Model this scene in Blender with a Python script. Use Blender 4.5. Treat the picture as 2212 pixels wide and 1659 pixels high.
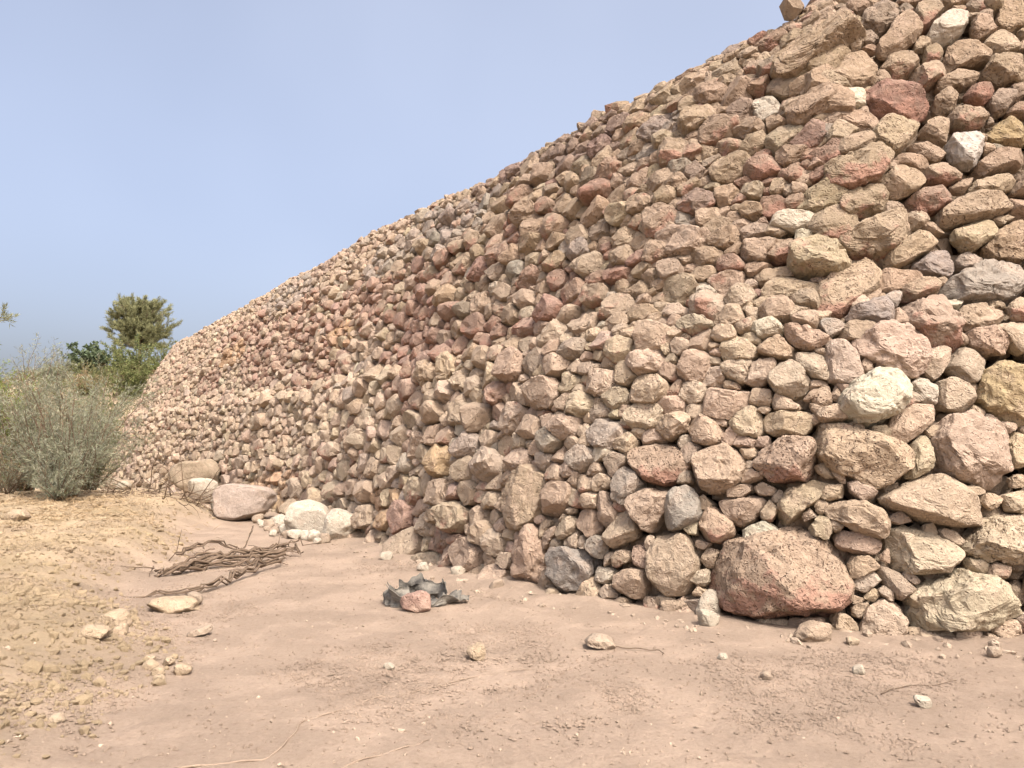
import bpy, bmesh, math, random
import numpy as np
from mathutils import Vector

# ------------------------------------------------------------------ camera, sky, sun, exposure
scene = bpy.context.scene
for o in list(bpy.data.objects):
    bpy.data.objects.remove(o)
EYE = 1.55
FOCAL = 1650.0 / 2212.0 * 36.0
PITCH = math.atan((960.0 - 829.5) / 1650.0)
cam_data = bpy.data.cameras.new('camera')
cam_data.sensor_width = 36.0
cam_data.lens = FOCAL
cam_data.clip_start = 0.05
cam_data.clip_end = 8000.0
cam = bpy.data.objects.new('camera', cam_data)
scene.collection.objects.link(cam)
cam.location = (0, 0, EYE)
cam.rotation_euler = (math.pi / 2 + PITCH, 0, 0)
scene.camera = cam

SUN_DIR = Vector((0.28, -0.52, 0.81)).normalized()
SUN_EL = math.asin(SUN_DIR.z)
SUN_AZ = math.atan2(SUN_DIR.x, SUN_DIR.y)
world = bpy.data.worlds.new('World')
scene.world = world
world.use_nodes = True
wn = world.node_tree
wn.nodes.clear()
sky = wn.nodes.new('ShaderNodeTexSky')
sky.sky_type = 'NISHITA'
sky.sun_disc = False
sky.sun_elevation = SUN_EL
sky.sun_rotation = SUN_AZ
sky.altitude = 0
sky.air_density = 0.6
sky.dust_density = 9.0
sky.ozone_density = 1.0
bg = wn.nodes.new('ShaderNodeBackground')
bg.inputs['Strength'].default_value = 0.15
wo = wn.nodes.new('ShaderNodeOutputWorld')
veil = wn.nodes.new('ShaderNodeMix')          # thin even veil of high haze over the whole sky
veil.data_type = 'RGBA'
veil.blend_type = 'ADD'
veil.inputs[0].default_value = 1.0
veil.inputs[7].default_value = (0.78, 0.80, 0.84, 1.0)
vn = wn.nodes.new('ShaderNodeTexNoise')       # the veil is a little uneven, as thin haze is
vn.inputs['Scale'].default_value = 1.6
vn.inputs['Detail'].default_value = 3.0
vc = wn.nodes.new('ShaderNodeTexCoord')
wn.links.new(vc.outputs['Generated'], vn.inputs['Vector'])
vr = wn.nodes.new('ShaderNodeMapRange')
vr.inputs[1].default_value = 0.3
vr.inputs[2].default_value = 0.7
vr.inputs[3].default_value = 0.72
vr.inputs[4].default_value = 1.25
wn.links.new(vn.outputs[0], vr.inputs[0])
wn.links.new(vr.outputs[0], veil.inputs[0])
veil.clamp_factor = False
wn.links.new(sky.outputs[0], veil.inputs[6])
wn.links.new(veil.outputs[2], bg.inputs[0])
wn.links.new(bg.outputs[0], wo.inputs[0])

sun_data = bpy.data.lights.new('sun', 'SUN')
sun_data.energy = 2.1
sun_data.angle = math.radians(2.2)
sun_data.color = (1.0, 0.95, 0.88)
sun = bpy.data.objects.new('sun', sun_data)
scene.collection.objects.link(sun)
sun.rotation_euler = SUN_DIR.to_track_quat('Z', 'Y').to_euler()

vs = scene.view_settings
vs.view_transform = 'Standard'
vs.look = 'None'
vs.gamma = 1.0
vs.exposure = 1.0
vs.use_curve_mapping = False

scene.render.engine = 'CYCLES'
scene.cycles.max_bounces = 3
scene.cycles.diffuse_bounces = 2
scene.cycles.glossy_bounces = 1
scene.cycles.transmission_bounces = 2
scene.cycles.use_adaptive_sampling = True
scene.cycles.adaptive_threshold = 0.02
scene.cycles.use_denoising = True

rng = np.random.default_rng(11)
random.seed(5)
COL = scene.collection

# ------------------------------------------------------------------ layout of the place: wall plan, wall profile, ground heights
# ---- wall geometry (plan curve + battered two-tier profile) ----
# plan of the wall foot, metres (camera foot at the origin, looking along +Y)
FOOT = [(16.0,9.0),(10.5,6.9),(7.0,6.3),(4.45,6.3),(2.95,6.4),(1.8,7.0),(0.95,7.6),(0.15,8.5),(-0.75,9.85),(-1.75,11.5),
        (-3.0,13.6),(-4.7,16.3),(-7.3,19.9),(-10.5,24.2),(-14.0,28.5),(-16.8,32.4),(-18.1,36.8),(-17.1,41.2),(-13.6,44.8)]
def catmull(P, n=60):
    P = np.array(P, float); out = []
    Q = np.vstack([2*P[0]-P[1], P, 2*P[-1]-P[-2]])
    for i in range(1, len(Q)-2):
        p0,p1,p2,p3 = Q[i-1],Q[i],Q[i+1],Q[i+2]
        for u in np.linspace(0,1,n,endpoint=False):
            out.append(0.5*((2*p1)+(-p0+p2)*u+(2*p0-5*p1+4*p2-p3)*u*u+(-p0+3*p1-3*p2+p3)*u**3))
    out.append(Q[-2]); return np.array(out)
_c = catmull(FOOT)
_d = np.r_[0, np.cumsum(np.hypot(*np.diff(_c,axis=0).T))]
DS = 0.1
S_MAX = _d[-1]
_sg = np.arange(0, S_MAX, DS)
CX = np.interp(_sg,_d,_c[:,0]); CY = np.interp(_sg,_d,_c[:,1])
def _smooth(a, k=9):
    p = np.r_[[a[0]]*k, a, [a[-1]]*k]; w = np.hanning(2*k+1); w/=w.sum()
    return np.convolve(p,w,'same')[k:-k]
TX = np.gradient(CX); TY = np.gradient(CY); L=np.hypot(TX,TY); TX/=L; TY/=L
TX=_smooth(TX); TY=_smooth(TY); L=np.hypot(TX,TY); TX/=L; TY/=L
# outward normal (towards the open ground): tangent runs right -> left, outward is to its left: (-TY?,..)
NX, NY = -TY, TX       # rotate +90
# check orientation at index near camera: should point to -Y
# profile: list of (t along slope, offset inward, height)
PROF = np.array([(-0.35,-0.05,-0.35),(0,0,0),(1.2,0.2,1.18),(2.72,0.55,2.66),(2.88,0.61,2.78),(3.10,0.75,2.90),(3.3,0.84,3.05),(4.6,1.27,4.27),(6.0,1.86,5.54),(6.9,2.28,6.33),(7.15,2.5,6.46),(7.6,2.95,6.5)])
_L = np.r_[0,np.cumsum(np.hypot(np.diff(PROF[:,1]),np.diff(PROF[:,2])))]-0.352
T_MAX=_L[-1]
def prof(t):
    return np.interp(t,_L,PROF[:,1]), np.interp(t,_L,PROF[:,2])
def top_scale(s):
    return np.interp(s, TOPS[:,0], TOPS[:,1])
TOPS = np.array([(0,.9),(10,.75),(12.3,.48),(13.3,.33),(14.7,.13),(15.5,.0),(16.2,-.06),(17,-.12),(17.6,-.13),(18.3,-.09),(19.2,-.03),(21.3,0.0),(24,.2),(28,.38),(30,.22),(34,.14),(38,-.08),(43,-.45),(46,-.42),(62,-.4)])
def wall_point(s,t):
    s=np.asarray(s,float); t=np.asarray(t,float)
    f=np.clip(s/DS,0,len(CX)-1.001)
    i=f.astype(int); u=f-i
    g=lambda A:A[i]*(1-u)+A[i+1]*u
    o,z=prof(t)
    up=np.clip((z-2.7)/3.8,0,None)
    z=z+up*top_scale(s)
    b=0.03*np.sin(s*0.8+t*0.9)+0.02*np.sin(s*2.1-t*1.7+1.0)
    return np.stack([g(CX)-g(NX)*(o-b), g(CY)-g(NY)*(o-b), z],-1)
# ---- ground heights ----
def sstep(x):
    x=np.clip(x,0,1); return x*x*(3-2*x)
_BX=np.array([-1.2,-1.45,-1.75,-2.3,-3.4,-4.6,-6.0,-7.2]); _BY=np.array([0.0,2.0,3.7,5.5,7.5,11.5,16.5,19.0])
def _h(ix,iy,iz,seed):
    n=(ix.astype(np.int64)*374761393+iy.astype(np.int64)*668265263+iz.astype(np.int64)*2147483647+seed*974634777)&0xffffffff
    n=((n^(n>>13))*1274126177)&0xffffffff
    n=((n^(n>>16))*2246822519)&0xffffffff
    return ((n^(n>>15))&0xffffff)/float(0xffffff)*2-1
def vnoise(P,seed=0):
    P=np.asarray(P,float); f=np.floor(P); i=f.astype(np.int64); u=P-f; u=u*u*(3-2*u)
    x,y,z=i[...,0],i[...,1],i[...,2]; ux,uy,uz=u[...,0],u[...,1],u[...,2]
    r=0
    for a in (0,1):
        wa=ux if a else 1-ux
        for b in (0,1):
            wb=uy if b else 1-uy
            for c in (0,1):
                r=r+wa*wb*(uz if c else 1-uz)*_h(x+a,y+b,z+c,seed)
    return r
def n2(X,Y,sc,seed=0):
    return vnoise(np.stack([X*sc,Y*sc,np.zeros_like(X)+seed*7.3],-1),seed)
def mound_mask(X,Y):
    bx=np.interp(Y,_BY,_BX)+0.25*np.sin(Y*1.3)
    d=bx-X
    return sstep(d/1.5)*sstep((22.5-Y)/5)
def height(X,Y):
    X=np.asarray(X,float); Y=np.asarray(Y,float)
    m=mound_mask(X,Y)
    z=0.005*n2(X,Y,1.1,1)+0.02*n2(X,Y,0.35,2)
    z=z+m*(0.30+0.16*sstep((Y-6)/9)+0.05*n2(X,Y,1.7,3)+0.03*n2(X,Y,4.3,4)+0.012*n2(X,Y,11.,6))
    # far bank left of the wall end
    fx=sstep((-16.5-X)/3.0)*sstep((X+40)/14)
    z=z+fx*(1.2*sstep((Y-20)/10)+4.6*sstep((Y-32)/14)) + fx*0.25*n2(X,Y,0.5,5)
    return z

# ------------------------------------------------------------------ helpers
def tag(o, label=None, cat=None, group=None, kind=None):
    if label: o['label'] = label
    if cat: o['category'] = cat
    if group: o['group'] = group
    if kind: o['kind'] = kind
    return o

def empty(name, loc=(0, 0, 0)):
    o = bpy.data.objects.new(name, None)
    COL.objects.link(o)
    o.location = loc
    o.empty_display_size = 0.2
    return o

def mesh_obj(name, verts, faces, mat, parent=None, cols=None, extra=None, smooth=True, loc=None):
    """verts (n,3) array, faces (m,3|4) array or list"""
    me = bpy.data.meshes.new(name)
    verts = np.asarray(verts, np.float32)
    if isinstance(faces, np.ndarray) and faces.ndim == 2:
        nf, k = faces.shape
        me.vertices.add(len(verts)); me.vertices.foreach_set('co', verts.ravel())
        me.loops.add(nf * k); me.loops.foreach_set('vertex_index', faces.astype(np.int32).ravel())
        me.polygons.add(nf)
        me.polygons.foreach_set('loop_start', np.arange(0, nf * k, k, dtype=np.int32))
        me.polygons.foreach_set('loop_total', np.full(nf, k, np.int32))
        me.update(calc_edges=True)
    else:
        me.from_pydata([tuple(map(float, v)) for v in verts], [], [tuple(map(int, f)) for f in faces])
        me.update()
    me.polygons.foreach_set('use_smooth', np.full(len(me.polygons), smooth))
    if cols is not None:
        a = me.color_attributes.new('tint', 'FLOAT_COLOR', 'POINT')
        a.data.foreach_set('color', np.asarray(cols, np.float32).ravel())
    if extra is not None:
        for key, val in extra.items():
            a = me.attributes.new(key, 'FLOAT', 'POINT')
            a.data.foreach_set('value', np.asarray(val, np.float32).ravel())
    me.materials.append(mat)
    o = bpy.data.objects.new(name, me)
    COL.objects.link(o)
    if parent: o.parent = parent
    if loc is not None: o.location = loc
    return o

def ico(sub):
    bm = bmesh.new()
    bmesh.ops.create_icosphere(bm, subdivisions=sub, radius=1.0)
    v = np.array([p.co for p in bm.verts]); f = np.array([[q.index for q in p.verts] for p in bm.faces])
    bm.free()
    return v, f
ICO = {k: ico(k) for k in (1, 2, 3, 4, 5, 6)}

class Nodes:
    def __init__(self, name):
        self.m = bpy.data.materials.new(name)
        self.m.use_nodes = True
        self.t = self.m.node_tree
        self.t.nodes.clear()
        self.out = self.t.nodes.new('ShaderNodeOutputMaterial')
    def n(self, typ, ins=None, **kw):
        nd = self.t.nodes.new(typ)
        for k, v in kw.items(): setattr(nd, k, v)
        for k, v in (ins or {}).items():
            if hasattr(v, 'links') or isinstance(v, bpy.types.NodeSocket): self.t.links.new(v, nd.inputs[k])
            else: nd.inputs[k].default_value = v
        return nd
    def math(self, op, a, b=0.0, c=None, clamp=False):
        ins = {0: a, 1: b}
        if c is not None: ins[2] = c
        return self.n('ShaderNodeMath', ins, operation=op, use_clamp=clamp).outputs[0]
    def mix(self, f, a, b, mode='MIX'):
        nd = self.t.nodes.new('ShaderNodeMix'); nd.data_type = 'RGBA'; nd.blend_type = mode
        for idx, v in ((0, f), (6, a), (7, b)):
            if isinstance(v, bpy.types.NodeSocket): self.t.links.new(v, nd.inputs[idx])
            else: nd.inputs[idx].default_value = v
        return nd.outputs[2]
    def ramp(self, f, lo, hi):
        return self.n('ShaderNodeMapRange', {0: f, 1: lo, 2: hi, 3: 0.0, 4: 1.0}, clamp=True).outputs[0]
    def noise(self, vec, scale, detail=4.0, rough=0.55):
        return self.n('ShaderNodeTexNoise', {'Vector': vec, 'Scale': scale, 'Detail': detail, 'Roughness': rough}).outputs[0]

def c4(r, g, b): return (r, g, b, 1.0)

# ------------------------------------------------------------------ materials
def stone_material():
    N = Nodes('weathered_limestone')
    att = N.n('ShaderNodeAttribute', attribute_name='tint')
    sd = N.n('ShaderNodeAttribute', attribute_name='stone_seed').outputs['Fac']
    pit = N.n('ShaderNodeAttribute', attribute_name='pitted').outputs['Fac']
    geo = N.n('ShaderNodeNewGeometry')
    off = N.n('ShaderNodeCombineXYZ', {0: N.math('MULTIPLY', sd, 37.0), 1: N.math('MULTIPLY', sd, 91.0), 2: N.math('MULTIPLY', sd, 13.0)}).outputs[0]
    pos = N.n('ShaderNodeVectorMath', {0: geo.outputs['Position'], 1: off}, operation='ADD').outputs[0]
    n_big = N.noise(pos, 5.0, 2.0)
    n_mid = N.noise(pos, 16.0, 4.0, 0.65)
    n_fine = N.noise(pos, 75.0, 2.0, 0.7)
    warp = N.n('ShaderNodeTexNoise', {'Vector': pos, 'Scale': 24.0, 'Detail': 0.0}).outputs[1]
    wpos = N.n('ShaderNodeVectorMath', {0: warp, 1: (0.07, 0.07, 0.07), 2: pos}, operation='MULTIPLY_ADD').outputs[0]
    vor = N.n('ShaderNodeTexVoronoi', {'Vector': wpos, 'Scale': 30.0}).outputs['Distance']
    pm = N.math('MULTIPLY', N.math('SUBTRACT', 1.0, N.ramp(vor, 0.08, 0.42)), N.ramp(N.math('ADD', n_mid, N.math('MULTIPLY', pit, 0.16)), 0.47, 0.66))
    crk = N.math('SUBTRACT', 1.0, N.ramp(N.math('ABSOLUTE', N.math('SUBTRACT', N.noise(wpos, 7.0, 1.0, 0.6), 0.5)), 0.0, 0.035))
    pm2 = N.math('MULTIPLY', crk, N.ramp(n_big, 0.45, 0.62))
    pits = N.math('MAXIMUM', pm, N.math('MULTIPLY', pm2, 0.30))
    # base tone with mottling
    col = N.mix(N.ramp(n_mid, 0.30, 0.72), N.mix(1.0, att.outputs['Color'], c4(0.80, 0.77, 0.74), 'MULTIPLY'), N.mix(1.0, att.outputs['Color'], c4(1.15, 1.15, 1.14), 'MULTIPLY'))
    # creamy dusting in patches
    col = N.mix(N.math('MULTIPLY', N.ramp(n_big, 0.48, 0.72), 0.45), col, c4(0.40, 0.305, 0.23))
    # iron red earth clinging to the stone
    redm = N.ramp(N.math('ADD', N.math('MULTIPLY', N.math('SUBTRACT', n_big, 0.5), 1.6), N.math('ADD', att.outputs['Alpha'], N.math('MULTIPLY', N.math('SUBTRACT', n_mid, 0.5), 0.9))), 0.42, 0.66)
    redc = N.mix(N.ramp(n_mid, 0.3, 0.7), c4(0.175, 0.085, 0.060), c4(0.29, 0.168, 0.124))
    col = N.mix(N.math('MULTIPLY', redm, 0.80), col, redc)
    # grey weathering film
    gm = N.math('MULTIPLY', N.math('SUBTRACT', 1.0, N.ramp(n_big, 0.30, 0.46)), 0.25)
    col = N.mix(gm, col, c4(0.24, 0.19, 0.145))
    col = N.mix(N.math('MULTIPLY', pits, 0.70), col, c4(0.10, 0.055, 0.036))
    hgt = N.math('ADD', N.math('ADD', N.math('MULTIPLY', n_mid, 0.75), N.math('MULTIPLY', n_fine, 0.14)), N.math('MULTIPLY', pits, -0.45))
    bmp = N.n('ShaderNodeBump', {'Strength': 1.0, 'Distance': 0.036, 'Height': hgt}).outputs[0]
    p = N.n('ShaderNodeBsdfPrincipled', {'Base Color': col, 'Roughness': 0.93, 'Normal': bmp})
    p.inputs['Specular IOR Level'].default_value = 0.15
    N.t.links.new(p.outputs[0], N.out.inputs[0])
    return N.m

def soil_material(name, a, b, c, bump=0.02):
    N = Nodes(name)
    geo = N.n('ShaderNodeNewGeometry'); pos = geo.outputs['Position']
    md = N.n('ShaderNodeAttribute', attribute_name='mound').outputs['Fac']
    n1 = N.noise(pos, 0.9, 3.0, 0.6); n2_ = N.noise(pos, 7.0, 4.0, 0.65); n3 = N.noise(pos, 34.0, 3.0, 0.72); n4 = N.noise(pos, 150.0, 2.0, 0.6)
    base = N.mix(md, a, b)
    col = N.mix(N.math('MULTIPLY', N.ramp(n1, 0.35, 0.7), 0.45), base, c)
    col = N.mix(N.math('MULTIPLY', N.ramp(n2_, 0.45, 0.75), 0.5), col, N.mix(1.0, col, c4(0.88, 0.86, 0.84), 'MULTIPLY'))
    col = N.mix(N.math('MULTIPLY', N.ramp(n3, 0.52, 0.75), 0.55), col, N.mix(1.0, col, c4(1.26, 1.26, 1.26), 'MULTIPLY'))
    col = N.mix(N.math('MULTIPLY', N.math('SUBTRACT', 1.0, N.ramp(n3, 0.26, 0.46)), 0.6), col, N.mix(1.0, col, c4(0.70, 0.66, 0.63), 'MULTIPLY'))
    col = N.mix(N.math('MULTIPLY', N.ramp(n4, 0.56, 0.72), 0.3), col, N.mix(1.0, col, c4(0.66, 0.61, 0.57), 'MULTIPLY'))
    crumb = N.ramp(N.noise(pos, 1.6, 4.0, 0.6), 0.42, 0.62)
    vor = N.n('ShaderNodeTexVoronoi', {'Vector': N.n('ShaderNodeVectorMath', {0: pos, 1: N.n('ShaderNodeTexNoise', {'Vector': pos, 'Scale': 30.0}).outputs[1], 2: (0.03, 0.03, 0.03)}, operation='MULTIPLY_ADD').outputs[0], 'Scale': 32.0}).outputs['Distance']
    lump = N.math('MULTIPLY', N.math('SUBTRACT', 0.6, vor), N.math('ADD', 0.35, N.math('MULTIPLY', crumb, 0.65)))
    h = N.math('ADD', N.math('ADD', N.math('MULTIPLY', n2_, 0.45), N.math('MULTIPLY', n3, 0.8)), N.math('ADD', N.math('MULTIPLY', lump, 0.7), N.math('MULTIPLY', n4, 0.03)))
    bmp = N.n('ShaderNodeBump', {'Strength': 0.7, 'Distance': bump, 'Height': h}).outputs[0]
    p = N.n('ShaderNodeBsdfPrincipled', {'Base Color': col, 'Roughness': 0.96, 'Normal': bmp})
    p.inputs['Specular IOR Level'].default_value = 0.08
    N.t.links.new(p.outputs[0], N.out.inputs[0])
    return N.m

def leaf_material(name, transl=0.4):
    N = Nodes(name)
    att = N.n('ShaderNodeAttribute', attribute_name='tint').outputs['Color']
    d = N.n('ShaderNodeBsdfPrincipled', {'Base Color': att, 'Roughness': 0.7})
    d.inputs['Specular IOR Level'].default_value = 0.2
    tr = N.n('ShaderNodeBsdfTranslucent', {'Color': att})
    mx = N.n('ShaderNodeMixShader', {0: transl, 1: d.outputs[0], 2: tr.outputs[0]})
    N.t.links.new(mx.outputs[0], N.out.inputs[0])
    return N.m

def wood_material(name, a, b):
    N = Nodes(name)
    pos = N.n('ShaderNodeNewGeometry').outputs['Position']
    n1 = N.noise(pos, 9.0, 5.0, 0.65); n2_ = N.noise(pos, 60.0, 4.0, 0.7)
    col = N.mix(N.ramp(n1, 0.3, 0.7), a, b)
    col = N.mix(N.math('MULTIPLY', N.ramp(n2_, 0.5, 0.75), 0.5), col, N.mix(1.0, col, c4(0.55, 0.5, 0.45), 'MULTIPLY'))
    bmp = N.n('ShaderNodeBump', {'Strength': 0.8, 'Distance': 0.01, 'Height': N.math('ADD', n1, n2_)}).outputs[0]
    p = N.n('ShaderNodeBsdfPrincipled', {'Base Color': col, 'Roughness': 0.9, 'Normal': bmp})
    p.inputs['Specular IOR Level'].default_value = 0.15
    N.t.links.new(p.outputs[0], N.out.inputs[0])
    return N.m

def sack_material():
    N = Nodes('dusty_black_plastic')
    geo = N.n('ShaderNodeNewGeometry'); pos = geo.outputs['Position']
    n1 = N.noise(pos, 11.0, 5.0, 0.65); n2_ = N.noise(pos, 90.0, 4.0, 0.7)
    col = N.mix(N.ramp(n1, 0.34, 0.66), c4(0.040, 0.036, 0.031), c4(0.19, 0.17, 0.138))
    bmp = N.n('ShaderNodeBump', {'Strength': 0.6, 'Distance': 0.012, 'Height': N.math('ADD', n1, N.math('MULTIPLY', n2_, 0.3))}).outputs[0]
    p = N.n('ShaderNodeBsdfPrincipled', {'Base Color': col, 'Roughness': 0.75, 'Normal': bmp})
    N.t.links.new(p.outputs[0], N.out.inputs[0])
    return N.m

M_STONE = stone_material()
M_SOIL = soil_material('dry_earth', c4(0.365, 0.280, 0.213), c4(0.372, 0.288, 0.178), c4(0.388, 0.297, 0.226), 0.030)
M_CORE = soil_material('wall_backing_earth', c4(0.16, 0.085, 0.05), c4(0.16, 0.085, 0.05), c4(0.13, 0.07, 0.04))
M_TRACK = soil_material('pale_track', c4(0.46, 0.42, 0.36), c4(0.46, 0.42, 0.36), c4(0.52, 0.48, 0.42))
M_LEAF = leaf_material('leaves')
M_NEEDLE = leaf_material('needles', 0.45)
M_WOOD = wood_material('dry_grey_wood', c4(0.095, 0.066, 0.045), c4(0.185, 0.135, 0.096))
M_BARK = wood_material('bark', c4(0.11, 0.075, 0.05), c4(0.20, 0.145, 0.10))
M_STRAW = wood_material('pale_dry_stalk', c4(0.23, 0.172, 0.125), c4(0.29, 0.222, 0.165))
M_SACK = sack_material()

# ------------------------------------------------------------------ the ground: one sheet out to the horizon
def wall_signed_distance(X, Y):
    """distance behind (+) or in front (-) of the wall foot"""
    step = 3
    cx, cy, nx, ny = CX[::step], CY[::step], NX[::step], NY[::step]
    out = np.empty(X.shape)
    xf, yf = X.ravel(), Y.ravel()
    res = np.empty(len(xf))
    for a in range(0, len(xf), 20000):
        dx = xf[a:a+20000, None] - cx[None]; dy = yf[a:a+20000, None] - cy[None]
        j = np.argmin(dx * dx + dy * dy, 1); k = np.arange(len(j))
        sg = -(dx[k, j] * nx[j] + dy[k, j] * ny[j])
        res[a:a+20000] = np.where(np.hypot(dx[k, j], dy[k, j]) < 0.6, sg, np.sign(sg) * np.hypot(dx[k, j], dy[k, j]))
    return res.reshape(X.shape)

def build_ground():
    inner = np.concatenate([np.radians(np.arange(-46, 46.01, 0.26))])
    rest = np.radians(np.arange(50, 311, 4.0))
    ang = np.concatenate([inner, rest])
    rad = np.concatenate([np.geomspace(0.6, 2.0, 10, endpoint=False), np.geomspace(2.0, 14, 300, endpoint=False), np.geomspace(14, 4000, 120)])
    nr = len(rad)
    A, R = np.meshgrid(ang, rad)
    X = R * np.sin(A); Y = R * np.cos(A)
    Z = height(X, Y)
    near = np.clip(1 - R / 60, 0, 1)
    Z = Z + near * 0.004 * n2(X, Y, 6.0, 8) + near * 0.004 * n2(X, Y, 14.0, 9)
    nf = np.clip((16 - R) / 4, 0, 1)
    rough_ = np.clip(n2(X, Y, 0.9, 41) + 0.6 * n2(X, Y, 2.7, 42) + 0.45, 0.22, 1.1) * nf
    Z = Z + rough_ * (0.007 * n2(X, Y, 8.3, 43) + 0.0065 * n2(X, Y, 17.0, 44) + 0.0045 * n2(X, Y, 33.0, 45))
    sd = np.full(X.shape, -50.0)
    m = (R < 90)
    sd[m] = wall_signed_distance(X[m], Y[m])
    # heap of soil washed against the foot
    Z = Z + 0.08 * np.clip(1 - np.abs(sd + 0.05) / 0.45, 0, 1) * np.clip(0.6 + n2(X, Y, 1.6, 12), 0, 1.4)
    terr = sstep((sd - 1.3) / 2.2) * 6.05
    Z = np.where(sd > 0.6, np.maximum(Z, terr), Z)
    # the terrace behind the wall runs on and fades far away
    far_back = (R >= 90) & (X > -0.2 * Y) & (Y > 0)
    Z = np.where(far_back, 6.05 * np.clip(1 - (R - 90) / 200, 0, 1), Z)
    na, n_r = len(ang), nr
    idx = np.arange(n_r * na).reshape(n_r, na)
    nxt = np.roll(idx, -1, 1)
    F_ = np.stack([idx[:-1], nxt[:-1], nxt[1:], idx[1:]], -1).reshape(-1, 4)
    V = np.stack([X, Y, Z], -1).reshape(-1, 3)
    # close the middle, under the camera
    V = np.vstack([V, [[0, 0, float(height(np.array([0.]), np.array([0.]))[0])]]])
    c = len(V) - 1
    tri = np.stack([np.full(na, c), nxt[0], idx[0], idx[0]], -1)
    faces = [tuple(f) for f in F_] + [(c, int(nxt[0, i]), int(idx[0, i])) for i in range(na)]
    md = np.append(np.clip(mound_mask(X, Y) + (R > 25) * 0.6, 0, 1).ravel(), 0.0)
    o = mesh_obj('ground', V, faces, M_SOIL, extra={'mound': md})
    # make sure it faces up
    if o.data.polygons[0].normal.z < 0: o.data.flip_normals()
    tag(o, kind='structure')
build_ground()

# pale track crossing the bank on the far left
def build_track():
    n = 40
    xs = np.linspace(-44, -17.6, n)
    rows = []
    for off in np.linspace(-1.4, 1.4, 5):
        y = 27.0 + 0.06 * (xs + 30) + 0.5 * np.sin(xs * 0.25) + off
        rows.append(np.stack([xs, y, height(xs, y) + 0.035], -1))
    V = np.array(rows).reshape(-1, 3)
    idx = np.arange(5 * n).reshape(5, n)
    F_ = np.stack([idx[:-1, :-1], idx[:-1, 1:], idx[1:, 1:], idx[1:, :-1]], -1).reshape(-1, 4)
    tag(mesh_obj('dirt_track', V, F_, M_TRACK, extra={'mound': np.zeros(len(V))}), kind='structure')
build_track()

# ------------------------------------------------------------------ stones
K = 48
ANG = np.arange(K) / K * 2 * np.pi
PALETTE = {  # real colours of the stones
    't': (0.330, 0.251, 0.178), 'k': (0.365, 0.287, 0.212), 'y': (0.37, 0.292, 0.203), 'Y': (0.34, 0.257, 0.148),
    'w': (0.43, 0.378, 0.295), 'W': (0.43, 0.40, 0.345), 'g': (0.28, 0.240, 0.200), 'G': (0.235, 0.208, 0.185),
    'b': (0.26, 0.204, 0.157), 'r': (0.295, 0.200, 0.152), 'R': (0.27, 0.160, 0.12), 'o': (0.36, 0.225, 0.125), 'v': (0.26, 0.190, 0.155)}

for _k in list(PALETTE):
    _c = np.array(PALETTE[_k]); _l = _c @ (0.2126, 0.7152, 0.0722)
    PALETTE[_k] = tuple((_c * 0.92 + _l * 0.08) * 0.90)

def radial_table(poly, cx, cy):
    P = np.asarray(poly, float) - (cx, cy)
    Q = np.roll(P, -1, 0); D = Q - P
    d = np.stack([np.cos(ANG), np.sin(ANG)], -1)
    den = d[:, None, 0] * D[None, :, 1] - d[:, None, 1] * D[None, :, 0]
    den = np.where(np.abs(den) < 1e-9, 1e-9, den)
    tt = (P[None, :, 0] * D[None, :, 1] - P[None, :, 1] * D[None, :, 0]) / den
    u = (P[None, :, 0] * d[:, None, 1] - P[None, :, 1] * d[:, None, 0]) / den
    ok = (tt > 0) & (u >= -1e-6) & (u <= 1 + 1e-6)
    return np.where(ok, tt, np.inf).min(1)

def smooth_table(R, k=2):
    out = R * 0
    w = np.array([1, 2, 3, 2, 1], float) if k == 2 else np.array([1, 2, 1], float)
    w /= w.sum(); h = len(w) // 2
    for i, ww in enumerate(w): out += ww * np.roll(R, i - h, axis=-1)
    return out

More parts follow.
